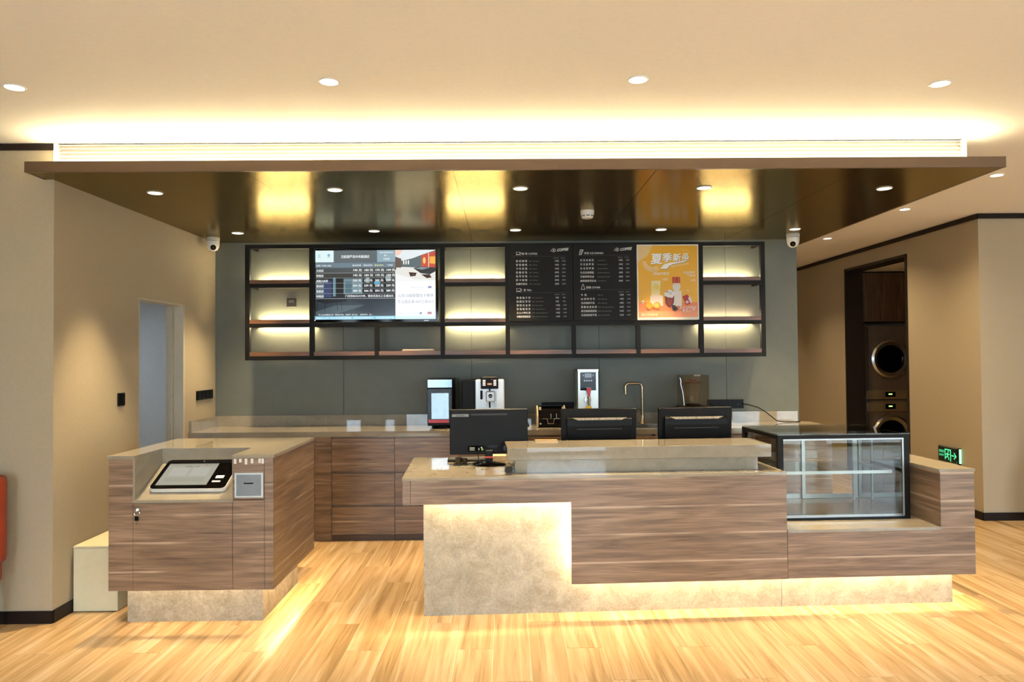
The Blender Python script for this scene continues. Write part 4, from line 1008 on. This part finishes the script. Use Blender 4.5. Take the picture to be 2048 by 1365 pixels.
eb('led_strip', LED_DESK, 2.26, 3.36, -.052, -.042, .290, .296)
eb('led_strip', LED_DESK, 3.386, 3.396, 0, .6, .290, .296)
eb('cavity_back', WALNUT, 2.252, 3.437, -.079, -.001, .32, .48)

# glass cake display
dc = thing('display_case', W(2.30, .14, .506), 'black-framed glass cake display case with one shelf', 'display case', rz=OA, local=True)
cw, cd, ch = .885, .64, .556
box('base', BLACKMETAL, dc, 0, cw, 0, cd, 0, .014)
box('inner_floor', pm('satin_steel_floor', C('#4a3f30'), .15, spec=.3), dc, .02, cw - .02, .02, cd - .03, .014, .022)
MB().box(.02, cw - .02, .012, .03, .014, .032).build('sill', ALU, dc)
for x in (0, cw - .036): box('post', BLACKMETAL, dc, x, x + .036, 0, .03, .014, ch)
for x in (0, cw - .03): box('post', BLACKMETAL, dc, x, x + .03, cd - .03, cd, .014, ch)
box('top_rail', BLACKMETAL, dc, .036, cw - .036, 0, .03, ch - .024, ch)
box('top_rail', BLACKMETAL, dc, .03, cw - .03, cd - .04, cd, ch - .04, ch)
for x in (0, cw - .03): box('top_rail', BLACKMETAL, dc, x, x + .03, .03, cd - .04, ch - .024, ch)
box('bottom_rail', BLACKMETAL, dc, 0, .02, .03, cd - .03, .014, .03)
box('top_glass', CASEGLASS, dc, -.004, cw + .004, -.004, cd + .004, ch, ch + .008)
box('front_glass', CASEGLASS, dc, .036, cw - .036, .006, .012, .032, ch - .024)
box('side_glass', glass('dark_side_glass', (.42, .38, .33), .03), dc, .006, .011, .03, cd - .03, .03, ch - .024)
box('side_mirror', pm('mirror_side', C('#aab0b2'), .03, metal=1.), dc, cw - .03, cw - .024, .03, cd - .03, .022, ch - .024)
box('glass_trim', ALU, dc, .036, cw - .036, .001, .0058, ch - .034, ch - .024)
box('glass_trim', ALU, dc, cw - .048, cw - .037, .001, .0058, .02, ch - .034)
box('light_tube', pm('frosted_tube', C('#d8d4c8'), .4), dc, .05, cw - .05, .034, .05, ch - .036, ch - .028)
sh = box('shelf', CASEGLASS, dc, .04, cw - .09, .06, .52, .300, .308)
box('shelf_edge', ALU, sh, .04, cw - .09, .050, .060, .292, .312)
box('shelf_support', ALU, sh, .44, .452, .06, .52, .288, .298)
MB().prism([(.05, .285), (.11, .27), (.14, .285), (.5, .292), (.5, .306), (.05, .310)], 'x', cw - .088, cw - .076).build('shelf_bracket', pm('brown_bracket', C('#6a5646'), .4), dc)
for x in (.04, cw - .105): box('shelf_track', ALU, dc, x + .0, x + .012, .525, .54, .022, ch - .04)
for n_, (a, b, y) in enumerate(((.035, .46, cd - .026), (.43, cw - .036, cd - .045))):
    fr_ = MB().box(a, a + .024, y, y + .014, .024, ch - .042).box(b - .024, b, y, y + .014, .024, ch - .042).box(a + .024, b - .024, y, y + .014, .024, .056).box(a + .024, b - .024, y, y + .014, ch - .066, ch - .042).build('sliding_door', ALU, dc)
    box('door_glass', CASEGLASS, fr_, a + .024, b - .024, y + .005, y + .009, .056, ch - .066)

# ================================================================== things on the reception desk
DZ_ = .866
mo = thing('monitor', W(.415, .40, DZ_), 'black monitor seen from behind on the open end of the desk', 'monitor', 'monitors on the reception desk', rz=OA, local=True)
bd = box('back_shell', BLACKPL, mo, -.263, .263, -.018, .012, .072, .374, bev=.004)
box('screen_glass', BLACKGLOSS, mo, -.259, .259, .0122, .015, .078, .37)
box('groove', pm('dark_groove', C('#0a0908'), .5), bd, -.12, .125, -.0188, -.0181, .333, .345)
MB().box(-.247, -.135, -.0187, -.0182, .325, .343).build('sticker', pm('grey_sticker', C('#6f7674'), .4), bd)
pb = PMAT
Print('sticker_lettering', mo, (-.19, -.0189, .328), (1, 0, 0), (0, 0, 1), pb).text('Lenovo', .019, 0, 0, C('#0f0f0f'), 'CENTER', bold=.02)
po_ = box('port_panel', BLACKGLOSS, bd, -.14, .06, -.0195, -.0181, .092, .13)
Print('port_print', mo, (-.13, -.0198, .095), (1, 0, 0), (0, 0, 1), pb).rect(.0, .004, .034, .008, C('#b9b9b0')).rect(0, .012, .034, .016, C('#b9b9b0')).rect(0, .02, .034, .024, C('#b9b9b0'))
Print('port_icons', mo, (-.13, -.0198, .095), (1, 0, 0), (0, 0, 1), pb).rect(.058, .004, .066, .02, C('#8a8a84')).disc(.085, .01, .007, .008, C('#8fae3a')).disc(.08, .022, .005, .005, C('#c4c8c0'))
box('vga_plug', pm('blue_plug', C('#28326a'), .4), mo, .098, .128, -.035, -.018, .096, .124, bev=.003)
MB().box(-.026, .026, -.03, -.004, .02, .10, .004).build('neck', BLACKPL, mo)
box('neck_ring', pm('red_orange_ring', C('#c43a1c'), .35), mo, -.028, .028, -.032, -.002, .046, .058, bev=.002)
MB().lathe([(0, 0), (.112, 0), (.115, .004), (.108, .009), (.03, .018), (0, .02)], (0, 0, 0)).build('foot', BLACKGLOSS, mo, smooth=40)
cbl = MB().tube([(.128, -.028, .11), (.16, -.04, .125), (.18, -.05, .11), (.178, -.045, .06), (.165, -.04, .02), (.15, -.01, .006), (.14, .06, .006)], .004, 8).build('video_cable', WHITEPL, mo, smooth=50)
MB().tube([(-.075, -.026, .095), (-.072, -.06, .05), (-.055, -.08, .018), (-.02, -.10, .024), (.04, -.09, .03)], .0035, 8).build('power_cable', BLACKPL, mo, smooth=50)
def big_mon(uc, vc, wd, rz, label):
    t = thing('monitor', W(uc, vc, DZ_), label, 'monitor', 'monitors on the reception desk', rz=OA + rz, local=True)
    hw_ = wd / 2
    m_ = MB().box(-hw_, hw_, -.006, .02, .05, .362, .003)
    sh_ = m_.build('panel', BLACKPL, t)
    # tapering rear bulge with a vented shoulder
    MB().prism([(-.006, .06), (-.03, .08), (-.036, .25), (-.03, .293), (-.006, .306)], 'x', -hw_ * .86, hw_ * .86, bev=.006).build('rear_bulge', BLACKPL, t)
    vn = MB().prism([(-hw_ * .72, .303), (hw_ * .72, .303), (hw_ * .58, .288), (-hw_ * .58, .288)], 'y', -.0375, -.028).build('vent_strip', pm('lit_vent', C('#a89a82'), .5, var=.5, scale=90), t)  # pale colour paints in the light falling on the vents from above
    box('screen_glass', BLACKGLOSS, t, -hw_ + .006, hw_ - .006, .0201, .022, .058, .356)
    box('groove', pm('dark_groove', C('#0a0908'), .5), t, -hw_ * .6, hw_ * .6, -.0372, -.033, .222, .228)
    MB().box(-.03, .03, -.05, -.02, .012, .12, .004).build('neck', BLACKPL, t)
    box('foot', BLACKPL, t, -.13, .13, -.10, .10, 0, .014, bev=.005)
    for ch_ in t.children:
        if ch_.name.split('.')[0] != 'foot':
            ch_.data.transform(Matrix.Rotation(R(4), 4, 'X'))
    return t
big_mon(1.183, .52, .525, R(0), 'middle of the three black monitors, standing behind the stone ledge')
big_mon(1.862, .52, .525, R(2), 'right-hand black monitor behind the stone ledge beside the display case')
# keyboard, papers, phone
kb = thing('keyboard', W(.20, .47, DZ_), 'black keyboard lying behind the open-end monitor', 'keyboard', rz=OA, local=True)
box('body', BLACKPL, kb, -.07, .21, .065, .18, 0, .016, bev=.004)
for r_ in range(4): box('key_row', pm('grey_keys', C('#4a4741'), .5), kb, -.06, .20, .07 + r_ * .027, .09 + r_ * .027, .016, .021, bev=.001)
pp = thing('paper_stack', W(.52, .63, DZ_), 'stack of cream paper on the desk behind the monitor', 'paper', rz=OA, local=True)
for k_ in range(3): box('sheet', pm('cream_paper', C('#e8c89a'), .6), pp, -.09 + .004 * k_, .13 + .004 * k_, -.095, .10, .001 + k_ * .012, .012 + k_ * .012)
cl = thing('cup_tray', W(.225, .41, DZ_), 'small dark tray of clutter on the desk left of the monitor foot', 'tray', rz=OA, local=True)
box('base', BLACKPL, cl, -.05, .05, -.05, .05, 0, .008, bev=.002)
MB().lathe([(0, 0), (.02, 0), (.024, .04), (.021, .04), (.018, .006), (0, .006)], (-.015, 0, .008), n=16).build('jar', pm('brown_glass', C('#3a2c1c'), .15), cl, smooth=40)
MB().lathe([(0, 0), (.016, 0), (.018, .032), (.015, .032), (.013, .006), (0, .006)], (.026, .01, .008), n=16).build('jar', pm('brown_glass', C('#3a2c1c'), .15), cl, smooth=40)
nt_ = thing('notepad', W(.79, .31, 1.027), 'small pale notepad on the back edge of the stone ledge', 'notepad', rz=OA, local=True)
box('pages', pm('cream_paper', C('#e8c89a'), .6), nt_, -.07, .08, -.03, .03, 0, .008)
box('cover', pm('tan_cover', C('#c7a06a'), .5), nt_, -.07, .08, -.03, .03, .008, .010)

# ================================================================== white plinth box and chair at the left
pb_ = thing('storage_box', (-2.60, 4.9, 0), 'cream painted box standing between the side wall and the kiosk', 'box')
box('body', CREAM, pb_, -2.742, -2.462, 4.69, 5.20, .004, .40, bev=.002)
box('lid', CREAM, pb_, -2.744, -2.46, 4.688, 5.202, .402, .415, bev=.002)
ar = thing('armchair', (-3.27, 4.15, 0), 'orange leather armchair cut off at the left edge', 'armchair')
MB().box(-3.56, -3.0, 3.82, 4.38, .26, .44, .04, 3).build('seat', ORANGE, ar, smooth=50)
MB().box(-3.56, -2.945, 4.26, 4.40, .40, .925, .05, 3).build('backrest', ORANGE, ar, smooth=50)
for x in (-3.60, -3.03): MB().box(x, x + .075, 3.84, 4.36, .30, .62, .03, 3).build('armrest', ORANGE, ar, smooth=50)
for x in (-3.54, -3.0):
    for y in (3.88, 4.33): MB().cyl((x, y, 0), (x, y, .27), .014, .02, 12).build('leg', BLACKPL, ar, smooth=40)

# ================================================================== exit sign on the passage wall
es = thing('exit_sign', (XR, 7.44, .48), 'green glowing exit sign low on the right wall', 'exit sign')
box('housing', BLACKPL, es, XR - .022, XR - .001, 7.275, 7.612, .482, .628)
box('top_rail', ALU, es, XR - .026, XR - .001, 7.29, 7.612, .628, .636)
box('end_post', BLACKPL, es, XR - .03, XR - .001, 7.262, 7.278, .476, .640)
box('edge_light', em('green_edge', (.15, 1., .45), 1.5), es, XR - .024, XR - .006, 7.252, 7.261, .49, .632)
pe = Print('pictogram', es, (XR - .0225, 7.612, .482), (0, -1, 0), (0, 0, 1), print_mat('exit_glow', 1.25))
G1 = C('#58f0a0'); DK = C('#04140a')
def ez(x, y): return ((x - 345) / 690 * .337, .146 - (y - 395 - (x - 345) * .16) / 440 * .146)
pe.rect(.0, 0, .337, .146, DK)
pe.text('安全出口', .032, .012, .088, G1, bold=.02, width=.088); pe.text('EXIT', .030, .014, .05, G1, bold=.02, width=.082)
for r0 in ((.112, .022, .124, .130), (.112, .118, .215, .130), (.203, .010, .217, .130)): pe.rect(*r0, G1)
pe.disc(.172, .106, .009, .009, G1)
pe.line([(.163, .092), (.158, .06)], .02, G1); pe.line([(.15, .088), (.138, .07), (.13, .078)], .008, G1); pe.line([(.165, .086), (.182, .074), (.194, .082)], .008, G1)
pe.line([(.158, .058), (.176, .045), (.184, .022)], .011, G1); pe.line([(.156, .058), (.14, .042), (.124, .048)], .011, G1)
pe.rect(.225, .066, .272, .078, G1); pe.poly([(.262, .104), (.277, .104), (.312, .072), (.277, .040), (.262, .040), (.283, .066), (.283, .078)], G1)
pe.text('2', .02, .308, .008, G1)

# ================================================================== laundry room
MB_ = pm('dark_taupe_enamel', C('#6e5f50'), .4, metal=.1)
def laundry(name, label, z0, z1, cz, panel):
    x0, x1, y0 = 4.93, 5.62, 10.0
    t = thing(name, ((x0 + x1) / 2, 10.35, z0), label, 'laundry machine', 'stacked laundry machines')
    box('cabinet', MB_, t, x0, x1, y0, 10.7, z0 + .002, z1 - .002, bev=.004)
    box('side_strip', STEEL, t, x0 - .002, x0 + .052, y0 - .006, y0 + .01, z0 + .06, z1 - .02)
    cx = 5.275
    MB().lathe([(.185, 0), (.265, 0), (.262, -.03), (.235, -.045), (.19, -.03), (.185, 0)], (cx, y0, cz), n=40, axis='y').build('door_ring', STEEL, t, smooth=35)
    MB().lathe([(0, -.02), (.12, -.018), (.188, -.004), (.188, 0), (0, 0)], (cx, y0, cz), n=40, axis='y').build('door_glass', BLACKGLOSS, t, smooth=50)
    box('handle', CHROME, t, cx + .205, cx + .235, y0 - .06, y0 - .035, cz - .05, cz + .03, bev=.004)
    cp = box('control_panel', pm('champagne_metal', C('#a08c6a'), .35, metal=.5), t, x0 + .02, x1 - .02, y0 - .012, y0 - .001, panel, panel + .12, bev=.002)
    box('display_window', BLACKGLOSS, cp, 5.20, 5.34, y0 - .0135, y0 - .012, panel + .03, panel + .10)
    for dx in (0,): box('display', em('green_digits', (.45, 1., .15), 2.2), cp, 5.245, 5.295, y0 - .0145, y0 - .0135, panel + .06, panel + .075)
    box('drawer_line', BLACKPL, cp, 5.175, 5.18, y0 - .0132, y0 - .012, panel, panel + .12)
    return t
laundry('clothes_dryer', 'dark dryer with a round steel-ringed door, stacked on the washer', .955, 1.975, 1.515, .935 + .03)
laundry('washing_machine', 'dark washing machine with round door, under the dryer', 0, .952, .49, .80)
uc = thing('wall_cabinet', (5.5, 10.3, 2.03), 'dark wood wall cabinet above the laundry machines', 'cabinet')
box('body', DARKWOOD, uc, 4.80, 6.2, 10.02, 10.74, 2.03, 2.70)
for a, b in ((4.802, 5.498), (5.502, 6.198)): box('door', DARKWOOD, uc, a, b, 10.0, 10.019, 2.035, 2.695)
tag(box('side_panel', DKF, None, 4.745, 4.925, 9.99, 10.7, 0, 2.02), 'dark panel beside the laundry machines', 'panel')

# ================================================================== red blossom arrangement at the right edge
fl = thing('flower_arrangement', (4.98, 6.55, 0), 'tall vase of red blossom branches at the right edge', 'flowers')
MB().lathe([(0, 0), (.09, 0), (.12, .1), (.14, .3), (.11, .5), (.06, .6), (.075, .66), (.065, .66), (.05, .6), (0, .55)], (4.98, 6.55, 0)).build('vase', pm('dark_ceramic', C('#2b2724'), .25), fl, smooth=50)
random.seed(5)
LEAF = pm('red_petal', C('#a3121c'), .5, var=.2)
tips = [(-.265, 0, 1.29), (-.20, .02, 1.42), (.1, .05, 1.5), (.2, -.05, 1.35), (-.05, -.05, 1.55), (.25, .05, 1.2), (-.262, .02, 1.055)]
for dx, dy, tz_ in tips:
    MB().tube([(4.98, 6.55, .6), (4.98 + dx * .35, 6.55 + dy * .4, .6 + (tz_ - .6) * .55), (4.98 + dx, 6.55 + dy, tz_)], [.007, .005, .003], 6).build('branch', pm('brown_branch', C('#3b2618'), .7), fl, smooth=50)
    for k_ in range(5):
        f_ = 1 - k_ * .09
        MB().ball((4.98 + dx * f_ + random.uniform(-.008, .008) + (.01 if dx < 0 else 0), 6.55 + dy * f_ + random.uniform(-.02, .02), .6 + (tz_ - .6) * f_), .017, 8, (1, 1, .7)).build('blossom', LEAF, fl, smooth=80)

finish_prints()
